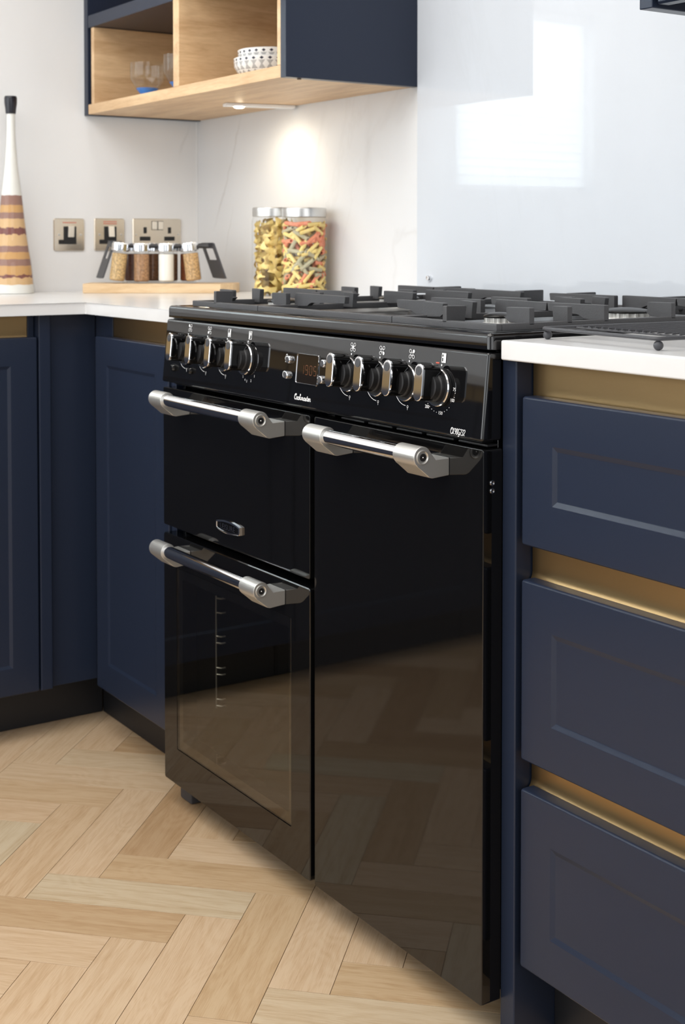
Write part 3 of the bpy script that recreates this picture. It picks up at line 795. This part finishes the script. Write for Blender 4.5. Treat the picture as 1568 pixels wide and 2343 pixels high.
# script lettering
def A_(cx, cy, rx, ry, a0, a1, n=10): return [(cx + rx * cos(radians(a0 + (a1 - a0) * k / n)), cy + ry * sin(radians(a0 + (a1 - a0) * k / n))) for k in range(n + 1)]
GL = {
 'C': (1.25, [A_(.75, 1.0, .62, 1.0, 45, 330, 16) , A_(.95, 1.55, .25, .3, 60, 260, 8)]),
 'o': (.85, [A_(.42, .5, .36, .5, 90, 450, 14), [(.5, .98), (.7, .85), (.92, .8)]]),
 'k': (.95, [[(.1, 0), (.22, 1.9)], A_(.32, 1.75, .16, .3, 200, -60, 8), [(.16, .55), (.62, 1.0)], [(.34, .72), (.62, .1), (.95, .1)]]),
 'm': (1.45, [[(.05, .9), (.15, 1.0), (.15, 0)], A_(.36, .6, .22, .4, 180, 0, 8) + [(.58, 0)], A_(.80, .6, .22, .4, 180, 0, 8) + [(1.02, .15), (1.2, 0), (1.45, .3)]]),
 'a': (.95, [A_(.4, .5, .36, .5, 60, 330, 12), [(.76, 1.0), (.74, .1), (.95, .1)]]),
 's': (.75, [[(.0, .1), (.42, 1.1), (.55, .5)] + A_(.3, .28, .28, .28, 20, -160, 8), [(.5, .1), (.75, .3)]]),
 't': (.7, [[(.25, 1.7), (.2, .2), (.35, .0), (.7, .3)], [(.0, 1.1), (.55, 1.15)]]),
 'e': (.85, [[(.1, .45), (.65, .6)] + A_(.4, .5, .34, .5, 20, 320, 12) + [(.85, .3)]]),
 'r': (.75, [[(.05, .8), (.15, 1.05), (.45, .95), (.4, .2), (.5, 0), (.75, .3)]]),
 'K': (1.15, [[(.15, 0), (.3, 1.9)], [(.2, .95), (.95, 1.9)], [(.42, 1.1), (.75, .1), (1.05, .15)]]),
 '9': (1.0, [A_(.5, 1.35, .34, .5, 0, 360, 12), [(.84, 1.35), (.75, .5), (.4, 0)]]),
 '0': (1.0, [A_(.5, .95, .36, .95, 0, 360, 14)]),
 'G': (1.2, [A_(.6, 1.0, .5, .9, 50, 330, 14), [(.6, .9), (1.05, .9), (.95, -.3), (.5, -.55), (.3, -.2)]]),
 '2': (1.0, [A_(.45, 1.4, .35, .5, 160, -30, 8) + [(.1, .05), (.85, .1)]]),
 '3': (1.0, [A_(.42, 1.42, .34, .46, 150, -80, 8) + A_(.42, .5, .38, .5, 80, -150, 9)]),
}
def script(txt, x0, x1, z, hgt, name, slant=.25, w=.16):
    tw = sum(GL[c][0] for c in txt); sx = (x1 - x0) / tw; mb = MB(); x = 0
    for c in txt:
        for st in GL[c][1]:
            pts = [(x0 + (x + u + slant * v * .5) * sx, z + v * hgt) for u, v in st]
            mb.ribbon(pts, w * sx, fp, -.0004)
        x += GL[c][0]
    return mb.build(name, M['white_print'], ck, smooth=False)
script('Cookmaster', .4490, .4955, .7715, .0042, 'script_lettering', w=.24)
script('CK90G232', .8310, .8610, .7640, .0040, 'model_lettering', w=.22)
# hinge screws on the right flank
for z in (.7080, .6980):
    MB().lathe([(.0038, 0), (.0038, .0010), (.0026, .0016), (.001, .0006)], (W + .0001, .0135, z), 14, 'X').build('hinge_screw', M['dark_chrome'], ck)
# burners
for x, y, r in ((.165, .155, .030), (.165, .400, .036), (.4475, .285, .052), (.742, .155, .022), (.742, .400, .036)):
    nb = 64; rs_ = []
    for q0, q1, h in ((1.15, 1.15, .8896), (1.1, 1.1, .8965), (1.0, .92, .8970), (1.0, .92, .9036), (.9, .88, .9036)):
        rs_.append([((x + r * (q0 if q % 4 < 2 else q1) * cos(2 * pi * q / nb)), (y + r * (q0 if q % 4 < 2 else q1) * sin(2 * pi * q / nb)), h) for q in range(nb)])
    MB().rings(rs_).build('burner_ring', M['black'] if r > .05 else M['alu'], ck)
    MB().lathe([(r * 1.04, .9036), (r * 1.06, .9052), (r * 1.0, .9072), (r * .7, .9096), (r * .35, .9108), (r * .05, .9112)], (x, y, 0), 32).build('burner_cap', M['burner_cap'], ck)

# ------------------------------------------------------------------ pan supports
def pan_support(x0, x1, fingers, label):
    y0, y1 = .030, .540
    e = empty('pan_support', ((x0 + x1) / 2, (y0 + y1) / 2, .8957), label, 'pan support')
    t = .0095; zb, zt, zf = .8957, .9055, .9245
    f = MB()
    for a in ((x0, x1, y0, y0 + t), (x0, x1, y1 - t, y1), (x0, x0 + t, y0 + t, y1 - t), (x1 - t, x1, y0 + t, y1 - t)):
        f.box(*a, zb, zt, bev=.0015, seg=2)
    f.build('frame', M['iron'], e, wn=True)
    for (px_, py_, dx, dy, ln) in fingers:
        # post on the frame, rising to a bar which runs inward
        n = Vector((dx, dy, 0)); s = Vector((-dy, dx, 0))
        prof = [(0, zt - .003), (0, zf - .001), (.001, zf), (ln - .0015, zf - .0006), (ln, zf - .002), (ln - .002, zf - .0125)]
        if ln > .045: prof += [(.052, zf - .0135), (.044, zf - .016), (.040, zt - .001), (.0, zt - .003)][:-1]
        else: prof += [(ln - .003, zt - .006), (.005, zt - .006)]
        m_ = lambda u, v, d: Vector((px_, py_, 0)) + n * u + s * d + Vector((0, 0, v))
        MB().prism(prof, m_, -.0043, .0043, bev=.0012, seg=2).build('finger', M['iron'], e, wn=True)
    return e
def side_fingers(x0, x1):
    F = []
    for yc in (.155, .415):
        for x, dx in ((x0, 1), (x1, -1)):
            F += [(x, yc - .066, dx, 0, .046), (x, yc, dx, 0, .030), (x, yc + .066, dx, 0, .112)]
    return F
xa, xb, xc, xd = .056, .2835, .6575, .8830
pan_support(xa, xb, side_fingers(xa, xb) + [((xa + xb) / 2 - .030, .030, 0, 1, .034), ((xa + xb) / 2, .540, 0, -1, .06)], 'black cast-iron pan support over the two left burners')
pan_support(xb + .0012, xc - .0012, [(xb + .0012, .105, 1, 0, .150), (xc - .0012, .105, -1, 0, .085), (xb + .0012, .285, 1, 0, .085), (xc - .0012, .285, -1, 0, .085), (xb + .0012, .465, 1, 0, .150),
             (xc - .0012, .465, -1, 0, .150), (.40, .54, 0, -1, .06), (.53, .54, 0, -1, .06), (xb + .0012, .195, 1, 0, .040), (xc - .0012, .195, -1, 0, .12), (xb + .0012, .375, 1, 0, .12), (xc - .0012, .375, -1, 0, .040)],
            'wide black cast-iron pan support over the central burner')
pan_support(xc, xd, side_fingers(xc, xd) + [(.777, .030, 0, 1, .034), (.73, .540, 0, -1, .06)], 'black cast-iron pan support over the two right burners')

# ------------------------------------------------------------------ wire rack on the right worktop
tr = empty('wire_rack', (1.03, .2, .8868), 'black wire cooling rack on ball feet on the right worktop', 'rack')
zr = .9005; yA, yB, yC = .074, .057, .42
c = [(.917, yA), (1.130, yB), (1.158, yB + .36), (.945, yA + .36)]
pts = []
for i in range(4):
    p0 = Vector(c[i - 1]); p1 = Vector(c[i]); p2 = Vector(c[(i + 1) % 4])
    a = p1 + (p0 - p1).normalized() * .012; b = p1 + (p2 - p1).normalized() * .012
    for k in range(5):
        t = k / 4; q = a * (1 - t) ** 2 + p1 * 2 * t * (1 - t) + b * t * t; pts.append((q.x, q.y, zr))
MB().tube(pts + [pts[0], pts[1]], .0024, 8).build('frame', M['grey_plastic'], tr)
ux = (Vector(c[1]) - Vector(c[0])).normalized(); uy = (Vector(c[3]) - Vector(c[0])).normalized()
P_ = lambda a, b, zz=0: (c[0][0] + ux.x * a + uy.x * b, c[0][1] + ux.y * a + uy.y * b, zr + zz)
for b in (.055, .300): MB().tube([P_(.0, b, -.0005), P_(.2137, b, -.0005)], .0015, 6).build('cross_bar', M['grey_plastic'], tr)
for k in range(15):
    a = .020 + k * .0125
    MB().tube([P_(a, .050, .0022), P_(a, .306, .0022)], .0012, 6).build('wire', M['grey_plastic'], tr)
for a, b in ((.006, .006), (.208, .006), (.006, .352), (.208, .352)):
    q = P_(a, b); MB().sphere((q[0], q[1], .8868 + .0058), .0058, 10).build('ball_foot', M['grey_plastic'], tr)

# ------------------------------------------------------------------ switch plates and socket
def plate(y0, y1, z0, z1, kind, label):
    e = empty('switch_plate' if kind != 'socket' else 'double_socket', (XW, (y0 + y1) / 2, (z0 + z1) / 2), label, 'switch' if kind != 'socket' else 'socket')
    fx_ = lambda u, v, d: (XW + .0045 - d, u, v)
    slab(MB(), y0, y1, z0, z1, [(0, .0042), (0, .0012), (.0012, 0)], fx_, .005).build('face_plate', M['plate'], e)
    yc, zc = (y0 + y1) / 2, (z0 + z1) / 2
    if kind != 'socket':
        MB().box(XW + .0046, XW + .0056, yc - .0150, yc + .0185, zc - .0235, zc + .0205, bev=.0006, seg=1).build('insert', M['black'], e, wn=True)
        MB().box(XW + .0046, XW + .0054, yc - .0280, yc - .0152, zc - .0235, zc - .0125, bev=.0005, seg=1).build('flex_outlet', M['black'], e, wn=True)
        MB().box(-.0018, .0022, -.0078, .0078, -.0135, .0135, bev=.0012, seg=2, mtx=Matrix.Translation((XW + .0072, yc + .0040, zc + .0075)) @ Matrix.Rotation(radians(6 if kind == 'on' else -6), 4, 'Y')).build('rocker', M['rocker'], e, wn=True)
        for yy in (y0 + .0135, y1 - .0100):
            MB().lathe([(.0030, 0), (.0028, .0008), (.001, .0010)], (XW + .0044, yy, zc), 12, 'X').build('screw', M['steel'], e)
        lab = MB()
        rows = (zc + .0300,) if kind == 'on' else (zc + .0325, zc + .0275)
        for r_ in rows:
            y = yc - .017
            while y < yc + .019:
                w_ = random.uniform(.0018, .0030); lab.box(XW + .00455, XW + .0047, y, y + w_, r_ - .0013, r_ + .0013); y += w_ + .0009
        lab.build('red_marking', M['red_print'], e, smooth=False)
    else:
        for s in (-1, 1):
            MB().box(XW + .0046, XW + .0080, yc + s * .0085 - .0068, yc + s * .0085 + .0068, zc + .0130, zc + .0335, bev=.0012, seg=2).build('rocker', M['rocker'], e, wn=True)
            MB().box(XW + .0046, XW + .0050, yc + s * .0085 - .0080, yc + s * .0085 + .0080, zc + .0118, zc + .0347).build('rocker_surround', M['black'], e, smooth=False)
            MB().box(XW + .0046, XW + .0050, yc + s * .0345 - .0045, yc + s * .0345 + .0045, zc + .0030, zc + .0190).build('pin_hole', M['black'], e, smooth=False)
            MB().box(XW + .0046, XW + .0050, yc + s * .0345 - .0150, yc + s * .0345 + .0150, zc - .0160, zc - .0050).build('pin_hole', M['black'], e, smooth=False)
            MB().lathe([(.0026, 0), (.0024, .0008), (.001, .0010)], (XW + .0044, yc + s * .060, zc), 12, 'X').build('screw', M['steel'], e)
    return e
plate(.1938, .2742, .9855, 1.0657, 'on', 'nickel switch plate nearest the striped bottle, rocker catching the light')
plate(.3010, .3832, .9858, 1.0667, 'off', 'nickel switch plate between the other switch and the double socket')
plate(.4062, .5432, .9858, 1.0673, 'socket', 'nickel double socket on the left wall behind the spice jars')

# ------------------------------------------------------------------ sand art bottle
sb = empty('sand_bottle', (-.940, .066, .8858), 'tall tapered bottle of striped brown and tan sand with a black cap', 'bottle')
S_ = .00104
def zy(y): return .8858 + (671.5 - y) * .001039
PR = [(258, 10.5), (300, 10.6), (330, 12), (383, 16), (446, 23.7), (522, 31.8), (577, 39), (600, 43.5), (627, 46), (651, 48.5), (664, 51.5), (671, 50)]
def rad(y):
    for (a, ra), (b, rb) in zip(PR, PR[1:]):
        if a <= y <= b: return (ra + (rb - ra) * (y - a) / (b - a)) * S_
    return PR[-1][1] * S_
MB().lathe([(rad(y) + .0003, zy(y)) for y in (671.4, 669, 665, 660, 651, 640, 627, 612, 600, 588, 577, 550, 522, 484, 446, 415, 383, 355, 330, 300, 258)], (-.940, .066, 0), 40, 'Z', True, False).build('glass', M['glass'], sb)
sand = {'w': mat('white_sand', (.80, .79, .75), .8), 'b': mat('brown_sand', (.30, .165, .13), .8), 't': mat('tan_sand', (.66, .43, .22), .8), 'o': mat('ochre_sand', (.58, .33, .13), .8), 'r': mat('dark_red_sand', (.20, .07, .06), .8)}
for k in sand:
    nn = noise(sand[k], coords(sand[k]), 700, 2); bump(sand[k], nn.outputs[0], .3, .0006)
bands = [(671, 'w'), (651, 't'), (635, 'r'), (629, 'o'), (608, 'b'), (593, 'o'), (577, 'b'), (563, 't'), (537, 'r'), (522, 't'), (501, 'b'), (487, 'o'), (470, 'b'), (448, 'w')]
rs = random.Random(3)
N = 48
def wob(i, k):
    if i == 0 or i == len(bands): return 0
    return (1.0 + (2.2 if bands[i - 1][1] == 'r' or bands[min(i, len(bands) - 1)][1] == 'r' else 0)) * (sin(k * .9 + i * 2) * .5 + sin(k * 2.3 + i) * .5) * .0009
edge = [b[0] for b in bands] + [262]
for i, (y, k) in enumerate(bands):
    ys = [edge[i]]; step = (edge[i] - edge[i + 1]) / max(1, round((edge[i] - edge[i + 1]) / 18)); 
    while ys[-1] - step > edge[i + 1] + .1: ys.append(ys[-1] - step)
    ys.append(edge[i + 1])
    R = []
    for j, yy in enumerate(ys):
        ring = []
        for q in range(N):
            t = 2 * pi * q / N; w_ = wob(i, q) if j == 0 else (wob(i + 1, q) if j == len(ys) - 1 else 0)
            r_ = rad(yy) - .0013
            ring.append((-.940 + r_ * cos(t), .066 + r_ * sin(t), max(.8865, zy(yy) + w_)))
        R.append(ring)
    MB().rings(R).build('sand_layer', sand[k], sb)
MB().lathe([(.0115, zy(262)), (.0122, zy(258.5)), (.0130, zy(250)), (.0148, zy(238)), (.0150, zy(226)), (.0135, zy(222))], (-.940, .066, 0), 24).build('cap', M['cap'], sb)

# ------------------------------------------------------------------ board, spice rack and jars
BA = Vector((-.8415, .2095, 0)); bt_ = Vector((.5505, .8348, 0)); bn = Vector((-.8348, .5505, 0))
RZ = atan2(bt_.y, bt_.x)
def bl_(s, o, z): return BA + bt_ * s + bn * o + Vector((0, 0, z))
cb = empty('wooden_board', tuple(bl_(.16, .05, .8857)), 'pale beech board on the worktop carrying the spice rack', 'board', rz=RZ)
MB().prism([(-.006, 0), (.322, 0), (.350, .030), (.360, .065), (.360, .112), (-.006, .112)], lambda s, o, d: bl_(s, o, d), .8858, .9085, bev=.0015, seg=2).build('board', M['board'], cb, wn=True)
RK = .9088
srk = empty('spice_rack', tuple(bl_(.17, .055, RK)), 'grey plastic spice rack with flared end handles on the wooden board', 'rack', rz=RZ)
def bm_(s, o, z): return bl_(s, o, z)
for s0, s1, tz, sg in ((.0600, .0290, 1.011, -1), (.2840, .3140, 1.006, 1)):
    # a flared plate with a rectangular hand hole: built as a ring
    def pl(o, h, d, s0=s0, s1=s1, tz=tz, sg=sg):
        z_ = .9195 + (tz - .9195) * h
        return bl_(s1 + (s0 - s1) * h + d - .42 * (o - .058), o, z_)
    o0, o1 = (.050, .112) if sg < 0 else (.012, .104)
    out = rrect(o0, o1, 0, 1, .02, 3); inn = rrect(o0 + .016, o1 - .016, .52, .84, .012, 3)
    pm = MB(); a, b = 0, .0035
    pm.rings([[pl(u, v, a) for u, v in inn], [pl(u, v, a) for u, v in out], [pl(u, v, b) for u, v in out], [pl(u, v, b) for u, v in inn], [pl(u, v, a) for u, v in inn]], False, False)
    pm.build('end_handle', M['grey_plastic'], srk)
    MB().prism([(s0 - .004 * (sg < 0), tz - .006), (s0 + sg * .016 , tz + .0005), (s0 - sg * .020, tz - .002), (s0 - sg * .020, tz - .012), (s0, tz - .012)], lambda s, z, d: bl_(s, d, z), .0485, .0585, bev=.001, seg=1).build('shoulder', M['grey_plastic'], srk, wn=True)
for o in (.053,):
    MB().tube([tuple(bl_(.055, o, .9995)), tuple(bl_(.290, o, .9975))], .0055, 10).build('bar', M['grey_plastic'], srk)
MB().prism([(.085, RK), (.258, RK), (.255, RK + .0030), (.088, RK + .0030)], lambda s, z, d: bl_(s, d, z), .012, .100, bev=.0005, seg=1).build('base_tray', M['glass'], srk, wn=True)
spice = {'a': (.62, .42, .20), 'b': (.40, .22, .11), 'c': (.86, .84, .79), 'd': (.60, .38, .18), 'e': (.13, .05, .03), 'f': (.20, .09, .04), 'g': (.24, .13, .07), 'h': (.32, .09, .03)}
sm = {}
for k, c_ in spice.items():
    x = mat('spice_' + k, c_, .85)
    if k != 'c':
        nn = noise(x, coords(x), 260, 3, .7); rr = ramp(x, [(.38, tuple(v * .55 for v in c_)), (.62, tuple(min(1, v * 1.18) for v in c_))]); lk(x, nn.outputs[0], rr.inputs[0]); lk(x, rr.outputs[0], bsdf(x).inputs['Base Color'])
    sm[k] = x
rj = .0195
def spice_jar(s, o, lean, k, label):
    base = bl_(s, o, RK + .0034)
    e = empty('spice_jar', tuple(base), label, 'jar', 'spice jars in the rack')
    e.rotation_euler = (0, lean, RZ)
    if abs(lean) > .01: e.location.z += rj * sin(abs(lean))
    MB().lathe([(rj - .003, 0), (rj, .003), (rj, .066), (rj - .002, .070), (rj - .002, .074)], (0, 0, 0), 28, 'Z', True, False).build('glass', M['glass'], e, local=True)
    MB().lathe([(rj - .0045, .0012), (rj - .0014, .004), (rj - .0014, .0655), (rj - .004, .067)], (0, 0, 0), 28).build('spice', sm[k], e, local=True)
    mb = MB(); n = 40; rs_ = []
    for r_, h in ((rj + .0005, .0725), (rj + .0012, .0735), (rj + .0012, .0885), (rj - .001, .0925), (rj - .006, .0935)):
        rs_.append([((r_ + (.0004 if q % 4 < 2 else -.0004)) * cos(2 * pi * q / n), (r_ + (.0004 if q % 4 < 2 else -.0004)) * sin(2 * pi * q / n), h) for q in range(n)])
    mb.rings(rs_).build('lid', M['chrome'], e, local=True)
    return e
spice_jar(.0715, .026, .12, 'a', 'front spice jar of pale tan spice at the left end of the rack')
spice_jar(.1310, .026, 0, 'b', 'front spice jar of brown flaked spice, second from the left')
spice_jar(.1900, .026, 0, 'c', 'front spice jar of white salt')
spice_jar(.2560, .026, -.12, 'd', 'front spice jar of golden spice at the right end of the rack')
spice_jar(.1010, .080, 0, 'e', 'rear spice jar of near-black spice behind the tan one')
spice_jar(.1500, .080, 0, 'f', 'rear spice jar of dark brown spice between flaked spice and salt')
spice_jar(.1930, .080, 0, 'g', 'rear spice jar of grey-brown spice behind the salt')
spice_jar(.2360, .080, 0, 'h', 'rear spice jar of reddish spice between the salt and the golden spice')

# ------------------------------------------------------------------ pasta jars
def pasta_jar(cx, cy, r, h, label):
    e = empty('pasta_jar', (cx, cy, .8858), label, 'jar', 'pasta jars')
    c0 = (cx, cy, .8858)
    MB().lathe([(r - .006, 0), (r - .001, .002), (r, .006), (r, h - .030), (r - .003, h - .022), (r - .004, h - .004)], c0, 40, 'Z', True, False).build('glass', M['glass'], e)
    MB().lathe([(r - .010, .0022), (r - .0045, .0024), (r - .0040, .0062)], c0, 40).build('glass_base', M['glass'], e)
    MB().lathe([(r - .0035, h - .0205), (r - .0015, h - .0200), (r - .0015, h - .002), (r - .003, h), (r - .02, h + .0005)], c0, 40).build('lid', M['steel'], e)
    return e
J2 = (-.371, .530); J1 = (-.4825, .5190); RJ = .0512
pasta_jar(J2[0], J2[1], RJ, .1975, 'right-hand glass jar of red, yellow and grey-green penne with a silver lid')
pasta_jar(J1[0], J1[1], RJ, .2000, 'left-hand glass jar of yellow pasta shapes with a silver lid')
def pm_(name, c_):
    x = mat(name, c_, .5, Subsurface_Weight=0.15, Subsurface_Scale=0.01); return x
pasta_m = {'y': pm_('yellow_pasta', (.94, .70, .26)), 'r': pm_('red_pasta', (.88, .30, .17)), 'g': pm_('spinach_pasta', (.50, .45, .29)), 'e': pm_('egg_pasta', (.98, .77, .29))}
def penne_mesh(mt):
    mb = MB(); n = 8; ro, ri, hl = .0046, .0030, .0175
    def ring(r, sgn, sl): return [(r * cos(2 * pi * q / n), r * sin(2 * pi * q / n), sgn * hl + sl * r * cos(2 * pi * q / n) * 1.0) for q in range(n)]
    mb.rings([ring(ri, -1, 1), ring(ro, -1, 1), ring(ro, 1, 1), ring(ri, 1, 1), ring(ri, -1, 1)], False, False)
    return mb.mesh('penne', mt)
def bow_mesh(mt):
    mb = MB(); n, mN = 7, 3; V = []
    for i in range(n):
        u = -1 + 2 * i / (n - 1); row = []
        for j in range(mN):
            v = -1 + j; wd_ = .0045 + .0065 * abs(u)
            row.append(mb.bm.verts.new((u * .0150, v * wd_, .0035 * cos(u * 3) + (.0035 if j == 1 else -.001) * (1 - abs(u) * .6))))
        V.append(row)
    for i in range(n - 1):
        for j in range(mN - 1): mb.bm.faces.new((V[i][j], V[i + 1][j], V[i + 1][j + 1], V[i][j + 1]))
    ex = bmesh.ops.solidify(mb.bm, geom=mb.bm.faces[:], thickness=.0011)
    return mb.mesh('bow', mt)
pl_lab = {'y': ('yellow penne tube in the right-hand pasta jar', 'yellow penne'), 'r': ('red penne tube in the right-hand pasta jar', 'red penne'), 'g': ('grey-green penne tube in the right-hand pasta jar', 'grey-green penne')}
pme = {k: penne_mesh(pasta_m[k]) for k in 'yrg'}
rp_ = random.Random(11)
nz = 13
for li in range(nz):
    z = .8858 + .0150 + li * .0121
    for shell, (rr_, cnt) in enumerate(((RJ - .0095, 10), (RJ - .0230, 5))):
        for q in range(cnt):
            t = 2 * pi * (q + .5 * (li % 2) + rp_.uniform(-.15, .15)) / cnt
            k = rp_.choice('yyrgyrg')
            o = bpy.data.objects.new('penne', pme[k]); COL.objects.link(o)
            o.location = (J2[0] + rr_ * cos(t), J2[1] + rr_ * sin(t), z + rp_.uniform(-.002, .002))
            tilt = rp_.uniform(-1.1, 1.1)
            ax = Vector((-sin(t), cos(t), 0)) * cos(tilt) + Vector((0, 0, 1)) * sin(tilt)
            if li in (0, nz - 1): ax = Vector((-sin(t), cos(t), rp_.uniform(-.15, .15))).normalized()
            o.rotation_euler = ax.to_track_quat('Z', 'Y').to_euler()
            tag(o, pl_lab[k][0], 'pasta', pl_lab[k][1])
bme = bow_mesh(pasta_m['e'])
for li in range(12):
    z = .8858 + .0150 + li * .0133
    for rr_, cnt in ((RJ - .0110, 9), (RJ - .0260, 4)):
        for q in range(cnt):
            t = 2 * pi * (q + .5 * (li % 2) + rp_.uniform(-.2, .2)) / cnt
            o = bpy.data.objects.new('pasta_bow', bme); COL.objects.link(o)
            o.location = (J1[0] + rr_ * cos(t), J1[1] + rr_ * sin(t), z + rp_.uniform(-.002, .002))
            nrm = Vector((cos(t), sin(t), rp_.uniform(-.4, .4))).normalized()
            o.rotation_euler = (nrm.to_track_quat('Z', 'Y').to_matrix() @ Matrix.Rotation(rp_.uniform(0, 3.14), 3, 'Z')).to_euler()
            tag(o, 'yellow pasta shape in the left-hand pasta jar', 'pasta', 'yellow pasta shapes')

# ------------------------------------------------------------------ glasses and bowls in the wall unit
def tumbler(cx, cy, r, h, label):
    e = empty('glass_dish', (cx, cy, 1.3478), label, 'glass', 'blue-footed glasses')
    c0 = (cx, cy, 1.3478)
    MB().lathe([(r * .30, .0005), (r * .34, .003), (r * .66, .019), (r * .62, .020), (r * .28, .006)], c0, 32).build('blue_base', M['blueglass'], e, 'blue glass foot')
    MB().lathe([(r * .68, .0200), (r * .98, .040), (r * 1.0, .052), (r * .985, h), (r * .955, h), (r * .965, .052), (r * .94, .041), (r * .62, .0205)], c0, 32, 'Z', False, False).build('bowl', M['glass'], e)
tumbler(-.7316, .322, .0405, .078, 'clear glass dish with a blue foot in the left oak compartment')
tumbler(-.5740, .330, .0405, .080, 'clear glass dish half hidden behind the oak divider')
m = mat('patterned_ceramic', (.80, .80, .78), .25)
tc = nd(m, 'ShaderNodeTexCoord'); sx = nd(m, 'ShaderNodeSeparateXYZ'); lk(m, tc.outputs['Object'], sx.inputs[0])
def MT(op, a, b=None, c=None):
    x = nd(m, 'ShaderNodeMath', operation=op)
    for i, v in enumerate((a, b, c)):
        if v is None: continue
        if hasattr(v, 'is_output'): lk(m, v, x.inputs[i])
        else: x.inputs[i].default_value = v
    return x.outputs[0]
an = MT('ARCTAN2', sx.outputs[1], sx.outputs[0]); u = MT('MULTIPLY', an, 26 / (2 * pi)); Z_ = sx.outputs[2]
tri = MT('ABSOLUTE', MT('SUBTRACT', MT('FRACT', u), .5)); dn = MT('ABSOLUTE', MT('MULTIPLY', MT('SUBTRACT', Z_, .029), 42))
inside = MT('LESS_THAN', MT('ADD', tri, dn), .42)
band = MT('LESS_THAN', MT('ABSOLUTE', MT('SUBTRACT', Z_, .029)), .0085)
lines = MT('LESS_THAN', MT('FRACT', MT('MULTIPLY', Z_, 430)), .48)
p1 = MT('MULTIPLY', MT('MULTIPLY', band, lines), MT('SUBTRACT', 1, inside))
tri2 = MT('ABSOLUTE', MT('SUBTRACT', MT('FRACT', MT('ADD', u, .5)), .5)); dn2 = MT('ABSOLUTE', MT('MULTIPLY', MT('SUBTRACT', Z_, .0150), 62))
leaf = MT('MULTIPLY', MT('LESS_THAN', MT('ADD', tri2, dn2), .30), MT('LESS_THAN', MT('FRACT', MT('MULTIPLY', an, 52)), .6))
dn3 = MT('ABSOLUTE', MT('MULTIPLY', MT('SUBTRACT', Z_, .0415), 80)); top = MT('LESS_THAN', MT('ADD', tri2, dn3), .27)
al = MT('MINIMUM', MT('ADD', MT('ADD', p1, leaf), top), 1.0)
lk(m, mixc(m, al, (.80, .80, .78), (.03, .03, .05)), bsdf(m).inputs['Base Color']); M['pattern'] = m
def bowl(cx, cy, z, r, h, label):
    e = empty('bowl', (cx, cy, z), label, 'bowl')
    MB().lathe([(r * .55, 0), (r * .62, .001), (r * .86, h * .30), (r * .98, h * .62), (r, h - .001), (r - .0015, h), (r - .003, h - .001), (r * .94, h * .60), (r * .80, h * .32), (r * .5, .006)], (0, 0, 0), 48).build('bowl_body', M['pattern'], e, local=True)
bowl(-.306, .400, 1.3478, .0735, .0470, 'patterned black and white bowl resting on the oak shelf')
bowl(-.303, .402, 1.3640, .0680, .0480, 'patterned black and white bowl nested on top of another')
